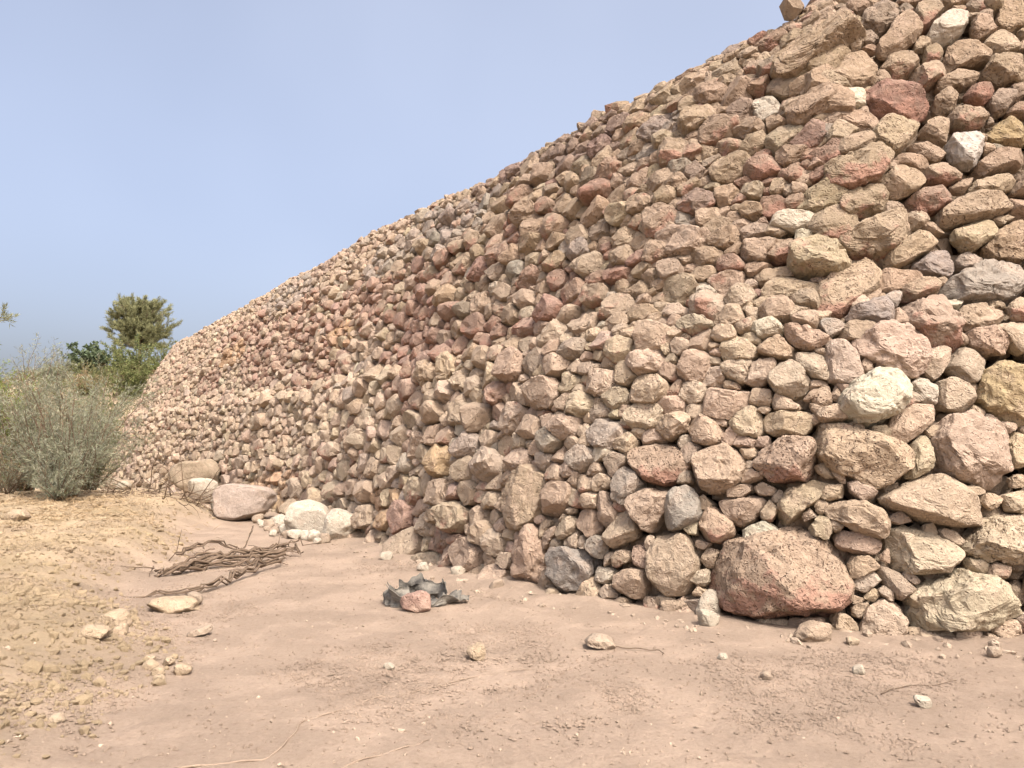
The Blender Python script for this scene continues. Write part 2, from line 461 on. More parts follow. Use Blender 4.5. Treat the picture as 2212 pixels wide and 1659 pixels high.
def shape_stones(R, depth, sub, rg, rough=1.0, flat=None):
    """N stones in their own frame (x along wall, y up the wall, z outward) -> (N,V,3)"""
    V, F_ = ICO[sub]
    Nn = len(R)
    th = np.arctan2(V[:, 1], V[:, 0]) % (2 * np.pi)
    f = th / (2 * np.pi) * K; i0 = f.astype(int) % K; u = f - np.floor(f)
    r = R[:, i0] * (1 - u) + R[:, (i0 + 1) % K] * u
    rho = np.hypot(V[:, 0], V[:, 1])
    e = rg.uniform(0.34, 0.58, (Nn, 1))
    prof_ = rho[None] ** e
    x = r * prof_ * np.cos(th)[None]; y = r * prof_ * np.sin(th)[None]
    z = np.sign(V[:, 2])[None] * np.abs(V[:, 2])[None] ** rg.uniform(0.45, 0.75, (Nn, 1)) * depth[:, None]
    P = np.stack([x, y, z], -1)
    size = np.sqrt((r ** 2).mean(1))
    # broken facets: one or two broad faces outward, the rest round the edge
    for k in range(13):
        d = rg.normal(size=(Nn, 3))
        if k < 3: d = d * (0.26, 0.30, 0) + (0, 0.06, 1)
        elif k < 8: d[:, 2] = np.abs(d[:, 2]) * 0.5 + 0.55
        else: d[:, 2] *= 0.5
        d /= np.linalg.norm(d, axis=1, keepdims=True)
        pr = np.einsum('nvc,nc->nv', P, d)
        lo, hi = (0.66, 0.93) if k < 3 else (0.68, 0.93) if k < 8 else (0.84, 0.99)
        cut = pr.max(1) * rg.uniform(lo, hi, Nn)
        ex = np.clip(pr - cut[:, None], 0, None) * 0.96
        P = P - ex[..., None] * d[:, None, :]
    # lumps, hollows
    seed_off = rg.uniform(0, 500, (Nn, 1, 3))
    un = P / (np.linalg.norm(P, axis=-1, keepdims=True) + 1e-9)
    rel = P / size[:, None, None]
    disp = 0.055 * vnoise(rel * 1.5 + seed_off, 21)
    if sub >= 3: disp = disp + 0.06 * vnoise(rel * 3.4 + seed_off, 22)
    else: disp = disp + 0.08 * vnoise(rel * 3.4 + seed_off, 22)
    hol = vnoise(rel * 2.4 + seed_off, 27)
    disp = disp - 0.10 * np.clip((hol - 0.32) / 0.35, 0, 1)
    if sub >= 4:
        nn = vnoise(rel * 7.5 + seed_off, 23)
        disp = disp + 0.045 * nn - 0.06 * np.clip(np.abs(vnoise(rel * 4.3 + seed_off, 25)) * -6 + 1, 0, 1) * (vnoise(rel * 1.1 + seed_off, 26) > 0)
    if sub >= 5:
        disp = disp + 0.022 * vnoise(rel * 15 + seed_off, 24)
    disp = disp * rg.uniform(0.5, 1.2, (Nn, 1))
    P = P + un * (disp * rough)[..., None] * size[:, None, None]
    return P, F_

# --- traced large stones of the near, lower end: code + outline in wall coordinates (metres along, metres up the slope)
TRACED = '''
t 13.95,1.75 14.01,1.66 14.25,1.66 14.37,1.69 14.4,1.78 14.34,1.87 14.16,1.9 13.95,1.87
t 13.86,1.78 13.92,1.75 13.98,1.81 13.92,1.87
k 12.75,1.84 13.05,1.57 13.2,1.63 13.2,1.72 13.11,1.9 12.96,1.93 12.75,1.9
tr 13.2,1.66 13.23,1.63 13.38,1.69 13.44,1.72 13.23,1.75
ypr 13.05,1.47 13.2,1.26 13.35,1.17 13.77,1.35 13.92,1.57 13.92,1.75 13.74,1.78 13.29,1.63 13.11,1.57
tpr 13.92,1.53 13.95,1.38 14.01,1.26 14.31,1.23 14.43,1.32 14.49,1.44 14.34,1.57 14.19,1.66 13.95,1.63
t 13.74,1.29 13.8,1.26 13.89,1.32 13.92,1.38 13.83,1.41
y 12.87,1.5 12.9,1.35 13.11,1.26 13.11,1.32 13.02,1.57 12.96,1.66 12.87,1.66
y 12.75,1.72 12.78,1.63 12.87,1.63 12.9,1.72 12.81,1.75
k 12.18,1.69 12.21,1.35 12.3,1.17 12.72,1.32 12.87,1.41 12.87,1.5 12.81,1.66 12.72,1.78 12.48,1.84 12.27,1.75
y 12,1.66 12.03,1.35 12.18,1.38 12.15,1.66 12.06,1.72
t 12.03,1.29 12.12,1.2 12.21,1.2 12.21,1.29 12.15,1.32
y 12.42,1.17 12.51,1.14 12.63,1.14 12.66,1.2 12.54,1.23
y 12.3,1.11 12.33,1.05 12.42,1.01 12.51,1.11 12.42,1.17
k 12.06,1.17 12.09,0.98 12.27,1.01 12.3,1.14 12.18,1.17
y 12.48,0.92 12.54,0.86 12.93,0.89 13.41,1.11 13.23,1.2 12.93,1.32 12.75,1.32 12.51,1.05
t 13.38,1.17 13.44,1.11 13.53,1.08 13.62,1.17 13.65,1.26 13.56,1.26
y 13.68,1.11 13.8,1.08 13.89,1.11 13.8,1.23 13.68,1.23
t 13.8,1.23 13.83,1.14 14.19,0.83 14.28,0.89 14.22,1.05 14.13,1.2 13.95,1.26
b 14.25,1.17 14.28,1.11 14.43,1.11 14.46,1.17 14.4,1.23
b 14.19,1.14 14.25,1.01 14.31,1.08 14.25,1.17
t 13.89,0.95 14.01,0.89 14.04,0.95 13.98,1.01
t 13.8,1.05 13.86,0.95 13.92,0.98 13.92,1.08 13.86,1.11
t 13.32,0.86 13.38,0.74 13.83,0.95 13.83,1.05 13.68,1.08 13.5,1.08 13.35,1.01
t 13.11,0.92 13.23,0.89 13.32,0.92 13.32,0.95 13.2,1.01
t 12.9,0.8 13.02,0.83 13.02,0.89 12.93,0.92 12.9,0.86
y 12.66,0.77 12.75,0.71 12.87,0.77 12.9,0.86 12.78,0.86
y 12.75,0.68 12.78,0.53 13.02,0.5 13.2,0.5 13.29,0.56 13.32,0.89 13.11,0.89 12.87,0.77
t 13.38,0.74 13.41,0.65 13.56,0.62 13.74,0.68 13.77,0.77 13.71,0.83 13.56,0.83
t 13.77,0.83 13.83,0.74 13.95,0.77 13.98,0.83 13.89,0.95 13.8,0.92
tpR 13.65,0.28 13.77,0.16 13.86,0.1 14.13,0.07 14.46,0.04 14.64,0.04 14.79,0.13 14.85,0.25 14.85,0.43 14.73,0.62 14.61,0.68 14.04,0.89 13.8,0.74 13.74,0.65 13.65,0.4
t 13.32,0.56 13.38,0.59 13.41,0.62 13.32,0.71
t 13.41,0.53 13.59,0.43 13.65,0.4 13.68,0.53 13.62,0.62 13.41,0.62
t 13.11,0.34 13.14,0.25 13.29,0.28 13.44,0.5 13.38,0.56 13.26,0.5
t 13.08,0.43 13.14,0.4 13.26,0.46 13.17,0.53
t 13.41,0.31 13.47,0.25 13.56,0.28 13.47,0.37
yp 12.09,0.95 12.18,0.53 12.63,0.62 12.75,0.65 12.63,0.8 12.39,1.01 12.27,1.01
y 12.21,0.37 12.24,0.22 12.6,0.07 12.96,0.04 13.08,0.04 13.23,0.13 13.23,0.25 13.11,0.37 12.9,0.46 12.72,0.53
t 13.5,0.25 13.56,0.1 13.65,0.13 13.65,0.22
k 13.23,0.01 13.38,-0.09 13.5,-0.09 13.59,0.01 13.53,0.19 13.41,0.28 13.29,0.25 13.23,0.13
y 13.59,-0.06 13.74,-0.06 13.8,0.01 13.83,0.1 13.77,0.16 13.68,0.13 13.59,0.04
r 14.25,4.16 14.34,4.07 14.49,4.04 14.58,4.23 14.55,4.35 14.28,4.29
tr 14.04,4.13 14.16,4.07 14.25,4.13 14.28,4.26 14.07,4.26
yp 13.47,4.16 13.59,4.01 13.77,3.95 14.04,4.1 14.01,4.35 13.62,4.35
tr 12.84,4.13 12.87,3.95 12.96,3.89 13.26,3.86 13.38,3.98 13.29,4.13 13.02,4.2
r 12.03,4.07 12.21,3.95 12.42,3.86 12.54,3.89 12.6,4.01 12.45,4.13 12.24,4.16
tp 11.58,4.01 11.61,3.86 11.79,3.8 12.3,3.71 12.39,3.8 12.3,3.89 12.03,4.04
y 11.73,3.74 11.88,3.58 12.09,3.46 12.21,3.52 12.24,3.58 12.21,3.71 11.94,3.8
tp 11.46,3.8 11.58,3.37 11.76,3.34 11.91,3.4 11.97,3.52 11.88,3.61 11.61,3.8
g 12.24,3.28 12.36,3.22 12.69,3.34 12.57,3.46 12.3,3.52 12.27,3.43
g 11.97,3.37 12.09,3.31 12.21,3.31 12.24,3.43 12.12,3.49
g 11.64,3.19 11.67,3.06 11.94,2.94 12.45,2.97 12.42,3.12 12.33,3.22 12.06,3.31 11.85,3.37 11.73,3.34
w 13.83,3.95 13.86,3.86 14.1,3.8 14.31,3.89 14.4,3.98 14.28,4.1
tr 13.32,3.71 13.53,3.64 13.92,3.74 13.77,3.95 13.56,4.04 13.38,4.04 13.32,3.8
yr 13.56,3.37 13.68,3.28 13.89,3.31 14.1,3.37 14.16,3.49 14.04,3.64 13.8,3.71 13.59,3.58
tr 14.1,3.55 14.34,3.52 14.43,3.58 14.34,3.77 14.22,3.83 14.1,3.71
tr 12.63,3.95 12.66,3.64 12.84,3.52 12.96,3.46 13.2,3.49 13.5,3.58 13.29,3.77 13.02,3.86
t 12.36,3.64 12.39,3.55 12.75,3.37 12.93,3.34 12.96,3.37 12.84,3.52 12.6,3.68 12.48,3.74
tpr 12.96,3.43 13.05,3.25 13.35,3 13.62,2.79 13.8,2.85 13.86,3 13.71,3.22 13.47,3.37 13.11,3.52
y 13.8,3.19 13.89,3.09 14.25,3.06 14.4,3.09 14.46,3.19 14.34,3.31 14.1,3.34
t 14.16,3.37 14.46,3.25 14.58,3.37 14.4,3.49 14.16,3.49
t 12.6,3.22 12.9,3.09 13.08,3.09 13.08,3.22 12.99,3.34 12.6,3.28
tr 12.42,3.16 12.51,3.06 12.75,3 12.9,3 12.81,3.12 12.48,3.25
t 13.08,3.16 13.11,3 13.26,2.94 13.32,3.06 13.23,3.16
tr 12.42,2.54 12.51,2.48 12.66,2.48 12.75,2.54 12.9,2.73 12.93,2.88 12.9,2.97 12.54,3.03 12.45,2.85 12.42,2.64
t 11.97,2.82 12,2.7 12.3,2.64 12.42,2.79 12.3,2.91 12.15,2.91
tr 11.7,3 11.82,2.7 11.94,2.73 11.94,2.88
tp 11.94,2.48 12.06,2.39 12.21,2.39 12.33,2.45 12.39,2.61 12.27,2.64 12.06,2.67
k 11.82,2.7 11.88,2.39 11.94,2.42 12.12,2.67 11.94,2.7
g 12.99,2.88 13.05,2.73 13.17,2.7 13.56,2.79 13.08,2.97
w 14.22,2.7 14.25,2.64 14.43,2.61 14.52,2.7 14.49,2.79 14.28,2.82
t 13.77,2.48 13.98,2.48 14.1,2.54 14.22,2.64 14.16,2.73 14.04,2.73 13.77,2.61
g 13.56,2.73 13.62,2.64 13.74,2.57 13.83,2.7 13.77,2.76
t 13.2,2.67 13.41,2.54 13.5,2.54 13.62,2.61 13.5,2.73 13.32,2.73
k 12.81,2.36 12.9,2.18 12.99,2.18 13.23,2.3 13.47,2.45 13.44,2.54 13.2,2.67 12.99,2.7 12.84,2.67
t 14.07,2.48 14.16,2.39 14.34,2.42 14.46,2.48 14.37,2.61 14.22,2.61
k 14.28,2.39 14.31,2.24 14.43,2.12 14.58,2.18 14.49,2.39
k 13.95,2.15 14.01,2.02 14.13,1.99 14.25,2.05 14.34,2.18 14.25,2.36 14.13,2.36 14.01,2.27
k 13.77,2.15 13.92,2.18 14.1,2.42 13.89,2.45 13.77,2.36
k 13.44,2.18 13.56,2.12 13.77,2.15 13.77,2.33 13.74,2.54 13.62,2.57 13.5,2.42
t 13.29,2.27 13.38,2.21 13.44,2.3 13.38,2.39
w 12.99,2.12 13.08,1.96 13.17,1.84 13.41,1.75 13.56,1.78 13.68,1.93 13.53,2.12 13.26,2.27 13.08,2.24
k 12.54,2.42 12.6,2.27 12.72,2.15 12.81,2.24 12.78,2.45 12.57,2.48
k 12.21,2.33 12.33,2.15 12.42,2.12 12.6,2.27 12.51,2.42 12.42,2.48 12.3,2.42
w 12.72,2.09 12.75,1.93 12.87,1.96 12.99,2.09 12.9,2.18 12.81,2.18
y 12.36,1.96 12.45,1.87 12.69,1.9 12.69,2.15 12.57,2.18 12.42,2.12
Y 11.88,2.39 11.97,1.75 12.18,1.78 12.3,1.87 12.36,1.96 12.33,2.09 12.27,2.24 11.97,2.39
k 14.31,1.99 14.34,1.93 14.52,1.96 14.49,2.12 14.31,2.09
yp 13.74,1.93 13.83,1.9 13.92,1.96 13.86,2.09 13.77,2.12 13.74,1.99
t 13.62,2.02 13.65,1.96 13.77,1.99 13.71,2.12
t 13.86,2.09 13.92,1.99 13.98,1.96 14.01,1.99 13.92,2.09
tpr 15.09,1.38 15.12,1.32 15.27,1.17 15.51,1.2 15.72,1.38 15.69,1.53 15.33,1.63 15.21,1.57
y 14.55,1.44 14.58,1.23 14.7,1.14 14.85,1.11 15,1.17 15.06,1.29 15,1.5 14.79,1.6 14.67,1.53
g 15.54,1.2 15.69,0.95 15.9,1.01 15.96,1.11 15.87,1.26 15.78,1.35 15.63,1.29
t 15.24,1.08 15.3,0.92 15.39,0.74 15.45,0.71 15.57,0.8 15.63,0.86 15.69,0.98 15.63,1.08 15.51,1.14 15.3,1.14
g 14.94,0.95 14.97,0.86 15.06,0.8 15.21,0.74 15.3,0.74 15.3,0.95 15.21,1.14 15.06,1.17 14.97,1.08
tr 14.61,0.83 14.64,0.74 14.76,0.65 14.91,0.68 14.97,0.74 14.97,0.86 14.88,0.98 14.82,1.01
t 14.34,1.05 14.46,0.89 14.55,0.83 14.67,0.83 14.73,0.92 14.79,1.05 14.58,1.11 14.4,1.11
t 14.46,1.17 14.58,1.08 14.73,1.08 14.79,1.11 14.67,1.17 14.49,1.23
t 14.85,1.01 14.88,0.95 14.97,0.95 15.03,0.98 14.94,1.11
w 14.22,0.8 14.28,0.71 14.46,0.65 14.61,0.77 14.37,0.89
t 14.94,0.5 15,0.19 15.39,0.13 15.42,0.34 15.42,0.53 15.39,0.68 15.09,0.74
G 16.08,0.37 16.11,0.19 16.2,0.07 16.47,0.01 16.59,0.1 16.65,0.22 16.65,0.4 16.53,0.5 16.17,0.5
t 15.42,0.22 15.48,0.1 15.72,0.1 15.81,0.16 15.78,0.28 15.63,0.37 15.48,0.37
w 15.81,0.34 15.84,0.22 15.93,0.16 16.05,0.25 16.02,0.34
tr 15.6,0.46 15.81,0.34 15.87,0.4 15.78,0.53 15.66,0.53
tp 15.45,0.37 15.57,0.4 15.6,0.46 15.6,0.59 15.48,0.62 15.45,0.46
g 15.9,0.59 15.93,0.43 16.08,0.43 16.17,0.56 16.05,0.65
t 15.54,0.68 15.84,0.53 15.93,0.62 15.81,0.89 15.69,0.92 15.6,0.83
t 15.81,0.89 15.84,0.8 15.93,0.65 16.02,0.8 16.08,1.05 15.99,1.11
t 16.02,0.74 16.05,0.65 16.17,0.59 16.32,0.74 16.26,0.92 16.11,0.92
y 16.32,0.8 16.35,0.65 16.56,0.53 16.62,0.59 16.53,0.74 16.41,0.83
t 16.44,0.92 16.59,0.77 16.83,0.74 16.92,0.8 16.86,1.05 16.74,1.17 16.56,1.2 16.44,1.11
t 16.89,1.23 16.98,0.74 17.16,0.59 17.46,0.59 17.58,0.71 17.55,0.92 17.43,1.2 17.19,1.32
t 16.74,0.25 16.8,0.07 17.07,0.01 17.31,0.19 17.19,0.46 17.1,0.65 16.95,0.68 16.83,0.5
t 16.59,0.71 16.65,0.56 16.77,0.43 16.86,0.5 16.8,0.62
k 14.85,0.31 14.91,0.25 15.03,0.31 14.97,0.4 14.85,0.43
tp 14.76,0.59 14.82,0.43 14.88,0.43 14.94,0.5 14.88,0.62
b 14.64,0.68 14.67,0.59 14.76,0.65 14.7,0.71
t 14.82,0.65 14.91,0.59 15,0.62 14.97,0.68
t 12.45,5.88 12.48,5.66 12.66,5.45 12.84,5.39 13.05,5.45 13.2,5.69 12.9,5.88 12.63,5.97
t 11.94,6.06 12.06,5.91 12.33,5.75 12.45,5.75 12.45,5.94 12.27,6.15 12.03,6.4 11.97,6.34
b 12.06,6.49 12.15,6.24 12.39,6.15 12.51,6.21 12.54,6.31 12.39,6.55 12.21,6.64
w 11.4,6.31 11.49,6.06 11.67,5.91 11.85,5.94 11.91,6.06 11.7,6.27 11.49,6.4
tR 11.61,6.4 11.85,6.18 11.94,6.12 11.97,6.34 11.85,6.55 11.61,6.58
tp 11.13,6.12 11.19,5.97 11.37,5.85 11.46,5.94 11.43,6.09 11.34,6.21 11.22,6.21
tp 10.62,6.43 10.83,6 11.04,5.91 11.13,6.06 10.98,6.37 10.77,6.49
t 11.28,5.69 11.37,5.6 11.82,5.54 11.79,5.72 11.7,5.88 11.55,5.97 11.4,5.82
tr 12,5.82 12.06,5.63 12.21,5.51 12.39,5.48 12.48,5.66 12.36,5.79 12.15,5.91
tr 11.79,5.75 11.88,5.66 12,5.63 12,5.72 11.94,5.88 11.79,5.91
tp 10.98,5.54 11.07,5.27 11.34,5.3 11.43,5.39 11.46,5.48 11.34,5.63 11.13,5.66
t 11.46,5.54 11.52,5.39 11.73,5.3 11.94,5.33 11.94,5.42 11.82,5.48 11.64,5.57
R 12.06,5.23 12.09,5.05 12.27,4.93 12.63,4.96 12.78,5.11 12.78,5.27 12.6,5.42 12.33,5.48 12.15,5.42
R 11.4,5.2 11.55,5.05 11.7,5.11 11.7,5.27 11.58,5.36 11.43,5.3
t 11.76,5.11 11.91,5.02 12.03,5.08 12.03,5.2 11.85,5.36 11.76,5.3
b 11.22,5.11 11.37,4.96 11.49,4.9 11.52,5.08 11.4,5.2 11.25,5.23
tr 11.52,4.96 11.61,4.81 11.79,4.75 11.94,4.84 11.94,4.96 11.85,5.05 11.64,5.05
W 11.7,4.59 11.73,4.47 11.91,4.29 12,4.38 12.03,4.5 12.03,4.65 11.88,4.81 11.76,4.78
yp 12.27,4.87 12.33,4.75 12.45,4.62 12.66,4.53 12.81,4.62 12.81,4.78 12.66,4.93 12.39,4.99
t 11.94,5.02 11.97,4.87 12.03,4.62 12.18,4.72 12.27,4.84 12.12,4.93
t 12.72,4.96 12.84,4.84 13.05,4.84 13.2,5.05 13.11,5.17 12.87,5.11
t 12.81,4.68 13.05,4.56 13.29,4.53 13.32,4.68 13.14,4.81 12.84,4.81
t 12.06,4.53 12.18,4.41 12.36,4.53 12.45,4.62 12.33,4.68 12.12,4.62
Y 11.16,4.9 11.28,4.56 11.46,4.59 11.64,4.62 11.64,4.72 11.52,4.84 11.28,4.93
t 11.28,4.5 11.34,4.35 11.79,4.26 11.94,4.26 11.73,4.44 11.55,4.53 11.37,4.59
t 11.46,4.23 11.52,4.1 11.73,4.01 12,4.07 11.88,4.2 11.61,4.26
t 12.42,4.16 12.54,4.07 12.72,4.01 12.84,4.07 12.84,4.23 12.72,4.35 12.57,4.38 12.42,4.29
tR 12.78,4.47 12.96,4.23 13.26,4.13 13.53,4.32 13.53,4.44 13.08,4.56 12.81,4.59
tr 12,4.2 12.18,4.16 12.36,4.2 12.39,4.29 12.3,4.38 12.15,4.41 12,4.29
t 12.24,4.41 12.33,4.32 12.66,4.44 12.57,4.53 12.36,4.5
y 14.07,5.08 14.4,4.81 14.55,4.96 14.52,5.2 14.19,5.23
tp 14.01,4.81 14.04,4.65 14.28,4.62 14.37,4.72 14.37,4.9 14.16,4.99
t 13.47,5.42 13.65,5.2 13.98,5.05 14.13,5.2 14.1,5.42 13.83,5.51
t 14.01,6.37 14.04,6.06 14.28,6 14.49,6.12 14.52,6.34 14.34,6.4
tp 12.78,6.06 13.11,5.97 13.53,5.91 13.86,5.88 14.04,6.03 14.01,6.27 13.26,6.27 12.78,6.21
t 12.81,5.97 13.02,5.79 13.23,5.66 13.41,5.72 13.5,5.85 13.17,6
b 12.63,6.4 12.72,6.18 13.02,6.21 13.35,6.31 13.02,6.49 12.66,6.52
b 12.36,6.09 12.48,6 12.57,6.03 12.6,6.12 12.51,6.21 12.39,6.21
t 14.13,5.75 14.37,5.6 14.64,5.85 14.58,6 14.31,6
w 14.37,5.51 14.43,5.42 14.64,5.36 14.76,5.54 14.79,5.85 14.55,5.72
w 12.75,5.36 12.81,5.2 12.96,5.14 13.11,5.23 13.14,5.36 12.99,5.42
'''
BLOBS = [('r',30.7,4.19,2.64,0.88),('r',27.1,3.54,1.56,0.64),('r',35.0,5.28,2.16,0.59),('r',26.1,4.69,1.62,0.62),('r',23.7,4.75,1.77,0.55),('r',22.2,3.85,0.93,0.49),('r',17.5,3.73,0.48,0.35),('r',16.8,3.88,0.51,0.33),('r',14.6,4.54,0.30,0.25),('r',17.6,5.12,0.33,0.18),('r',18.8,0.20,0.48,0.24),('r',19.4,5.16,0.84,0.28),('o',26.4,4.10,0.57,0.31),('o',35.0,4.66,0.99,0.37),('o',27.5,0.51,1.53,0.42),('o',21.4,0.72,1.11,0.30),('r',18.4,2.37,0.30,0.18),('r',21.4,2.58,0.72,0.30),('r',21.0,3.30,1.86,0.38),('r',30.5,5.37,1.53,0.51),('r',17.8,0.69,0.30,0.16),('g',25.4,5.87,0.93,0.51),('g',23.9,6.12,1.38,0.47),('g',21.8,5.96,1.11,0.41),('w',32.7,1.75,0.99,0.26),('g',18.8,1.62,0.45,0.24),('w',19.4,1.56,0.48,0.19),('r',14.3,4.81,0.45,0.30),('r',17.3,2.02,0.30,0.11),('o',19.6,1.31,0.33,0.16),('r',18.4,2.06,0.30,0.18),('r',36.4,3.76,1.11,0.38),('g',32.0,6.18,1.77,0.54),('v',21.2,6.83,1.08,0.49),('v',18.8,6.43,0.81,0.41),('v',17.8,6.24,0.78,0.25),('g',16.4,5.78,0.54,0.34),('w',20.5,3.42,0.42,0.12),('v',29.9,6.89,1.05,0.51)]
S0, S1, T0, T1 = 6.5, 51.5, -0.12, T_MAX - 0.05

def poly_area_centroid(p):
    p = np.asarray(p, float); q = np.roll(p, -1, 0)
    c = p[:, 0] * q[:, 1] - q[:, 0] * p[:, 1]; a = c.sum() / 2
    return abs(a), ((p + q) * c[:, None]).sum(0) / (6 * a)

traced = []
for line in TRACED.strip().splitlines():
    w = line.split()
    pts = [tuple(map(float, q.split(','))) for q in w[1:]]
    a, c = poly_area_centroid(pts)
    traced.append((w[0], np.array(pts), a, c))

def edge_lines(poly):
    """outward unit normals and offsets of a convex outline"""
    p = np.asarray(poly, float); q = np.roll(p, -1, 0); d = q - p
    n = np.stack([d[:, 1], -d[:, 0]], -1); n /= np.linalg.norm(n, axis=1, keepdims=True) + 1e-12
    c = p.mean(0)
    flip = ((c - p) * n).sum(1) > 0
    n[flip] *= -1
    return n, (n * p).sum(1)
traced_lines = [edge_lines(t[1]) for t in traced]

def base_radius(s, t):
    if s < 18.5: r = 0.165 if t > 3.1 else 0.125 + 0.03 * min(1, max(0, (s - 13.5) / 2.5))
    elif s < 26: r = 0.165 + (0.135 - 0.165) * (s - 18.5) / 7.5
    else: r = 0.135 + (0.125 - 0.135) * min(1, (s - 26) / 15)
    if t < 2.8 and s > 18: r *= 1.05 + 0.25 * max(0, 1 - t / 1.2)
    if t > 6.2: r *= 0.85 if t < 6.7 else 0.7
    return r * (0.92 if s < 17 else 1.04)

ASP = 1.42      # stones lie flat: wider than tall
def build_cells():
    rg = random.Random(3)
    cell = 0.3
    grid = {}
    seeds = []
    tb = np.array([[t[1][:, 0].min(), t[1][:, 0].max(), t[1][:, 1].min(), t[1][:, 1].max()] for t in traced])
    def inside_traced(s, t, m):
        if s > 18.5 or s < 10: return False
        for j in np.where((tb[:, 0] - m < s) & (tb[:, 1] + m > s) & (tb[:, 2] - m < t) & (tb[:, 3] + m > t))[0]:
            n, c = traced_lines[j]
            if (n @ np.array([s, t]) - c).max() < m: return True
        return False
    def try_add(s, t, r):
        x, y = s, t * ASP
        gx, gy = int(x / cell), int(y / cell)
        for i in range(gx - 2, gx + 3):
            for j in range(gy - 2, gy + 3):
                for k in grid.get((i, j), ()):
                    q = seeds[k]
                    if (q[0] - x) ** 2 + (q[1] - y) ** 2 < (0.86 * (q[2] + r)) ** 2: return False
        if inside_traced(s, t, r * 0.45): return False
        grid.setdefault((gx, gy), []).append(len(seeds)); seeds.append((x, y, r))
        return True
    area = (S1 - S0) * (T1 - T0)
    for frac, n in ((1.6, 900), (1.3, 4500), (1.05, 14000), (0.82, 26000), (0.60, 42000), (0.42, 36000)):
        for _ in range(n):
            s = rg.uniform(S0, S1); t = rg.uniform(T0, T1)
            try_add(s, t, base_radius(s, t) * frac * rg.uniform(0.9, 1.1))
    # power cells
    rmax = 0.36
    polys = []
    for k, (x, y, r) in enumerate(seeds):
        b = r * 1.75
        poly = [(x - b, y - b), (x + b, y - b), (x + b, y + b), (x - b, y + b)]
        gx, gy = int(x / cell), int(y / cell)
        nb = []
        for i in range(gx - 3, gx + 4):
            for j in range(gy - 3, gy + 4):
                for q in grid.get((i, j), ()):
                    if q != k:
                        d2 = (seeds[q][0] - x) ** 2 + (seeds[q][1] - y) ** 2
                        if d2 < (2.6 * (r + seeds[q][2])) ** 2: nb.append((d2, q))
        nb.sort()
        cuts = []
        for d2, q in nb[:22]:
            qx, qy, qr = seeds[q]
            d = math.sqrt(d2); nx_, ny_ = (qx - x) / d, (qy - y) / d
            m = (d2 + r * r - qr * qr) / (2 * d)
            m = min(max(m, 0.25 * d), 0.8 * d)
            cuts.append((nx_, ny_, nx_ * x + ny_ * y + m))
        s, t = x, y / ASP
        if 9.5 < s < 19:
            for j in np.where((tb[:, 0] - b < s) & (tb[:, 1] + b > s) & (tb[:, 2] - b < t) & (tb[:, 3] + b > t))[0]:
                n, c = traced_lines[j]
                dist = n @ np.array([s, t]) - c
                e = int(np.argmax(dist))
                # outside this edge: n.p >= c   ->  -n.p <= -c
                cuts.append((-n[e, 0], -n[e, 1] / ASP, -c[e]))
        for nx_, ny_, c in cuts:
            new = []
            L_ = len(poly)
            for i in range(L_):
                p, q = poly[i], poly[(i + 1) % L_]
                dp = nx_ * p[0] + ny_ * p[1] - c; dq = nx_ * q[0] + ny_ * q[1] - c
                if dp <= 0: new.append(p)
                if (dp < 0 < dq) or (dq < 0 < dp):
                    u = dp / (dp - dq); new.append((p[0] + u * (q[0] - p[0]), p[1] + u * (q[1] - p[1])))
            poly = new
            if len(poly) < 3: break
        if len(poly) >= 3: polys.append([(p[0], p[1] / ASP) for p in poly])
    return polys
cells = build_cells()

def cam_px(P):
    x, y, z = P[:, 0], P[:, 1], P[:, 2] - EYE
    c, s = math.cos(PITCH), math.sin(PITCH)
    d = y * c + z * s; v = -y * s + z * c
    return x / d * 1650, -v / d * 1650, d

recs = []
for code, pts, a, c in traced:
    recs.append((code, pts, a, c, True))
for p in cells:
    a, c = poly_area_centroid(p)
    if a > 0.0012: recs.append(('', np.array(p), a, c, False))
NREC = len(recs)
SC = np.array([r[3][0] for r in recs]); TC = np.array([r[3][1] for r in recs]); AR = np.array([r[2] for r in recs])
TRF = np.array([r[4] for r in recs])
RT = np.array([radial_table(r[1], r[3][0], r[3][1]) for r in recs])
RT = np.where(np.isfinite(RT), RT, np.sqrt(AR)[:, None] * 0.6)
RT = smooth_table(RT, 1)
RT = np.minimum(RT, (np.sqrt(AR) * 1.6)[:, None]) * np.where(TRF, 1.03, 1.03)[:, None]
PC = wall_point(SC, TC)
ep = 0.12
TS = wall_point(SC + ep, TC) - wall_point(SC - ep, TC); TS /= np.linalg.norm(TS, axis=1, keepdims=True)
TU = wall_point(SC, TC + 0.2) - wall_point(SC, TC - 0.2); TU /= np.linalg.norm(TU, axis=1, keepdims=True)
TN = np.cross(TU, TS); TN /= np.linalg.norm(TN, axis=1, keepdims=True)
if TN[0, 1] > 0: TN = -TN
TU = np.cross(TS, TN) * np.sign((np.cross(TS, TN) * TU).sum(1))[:, None]
PX, PY, PD = cam_px(PC)
inframe = (np.abs(PX) < 1120) & (np.abs(PY) < 845) & (PD > 0) & ((TN * (PC - (0, 0, EYE))).sum(1) < 0)
app = AR / PD ** 2 * inframe * np.clip(-(TN * (PC - np.array([0, 0, EYE]))).sum(1) / PD, 0.05, 1)
order = np.argsort(-(app + TRF * 10))
single = np.zeros(NREC, bool); single[order[:300]] = True

size = np.sqrt(AR)
depth = 1.0 * size * np.where(TRF, rng.uniform(0.42, 0.55, NREC), rng.uniform(0.50, 0.72, NREC))
push = rng.uniform(-1, 1, NREC) * np.where(SC < 17, np.where(TC < 2.9, 0.22, 0.27), 0.28) * np.where(TC > 6.4, 0.4, 1.0) * depth - 0.04 * depth
RT = RT * np.where(TRF, 1.0, rng.uniform(0.95, 1.07, NREC))[:, None]
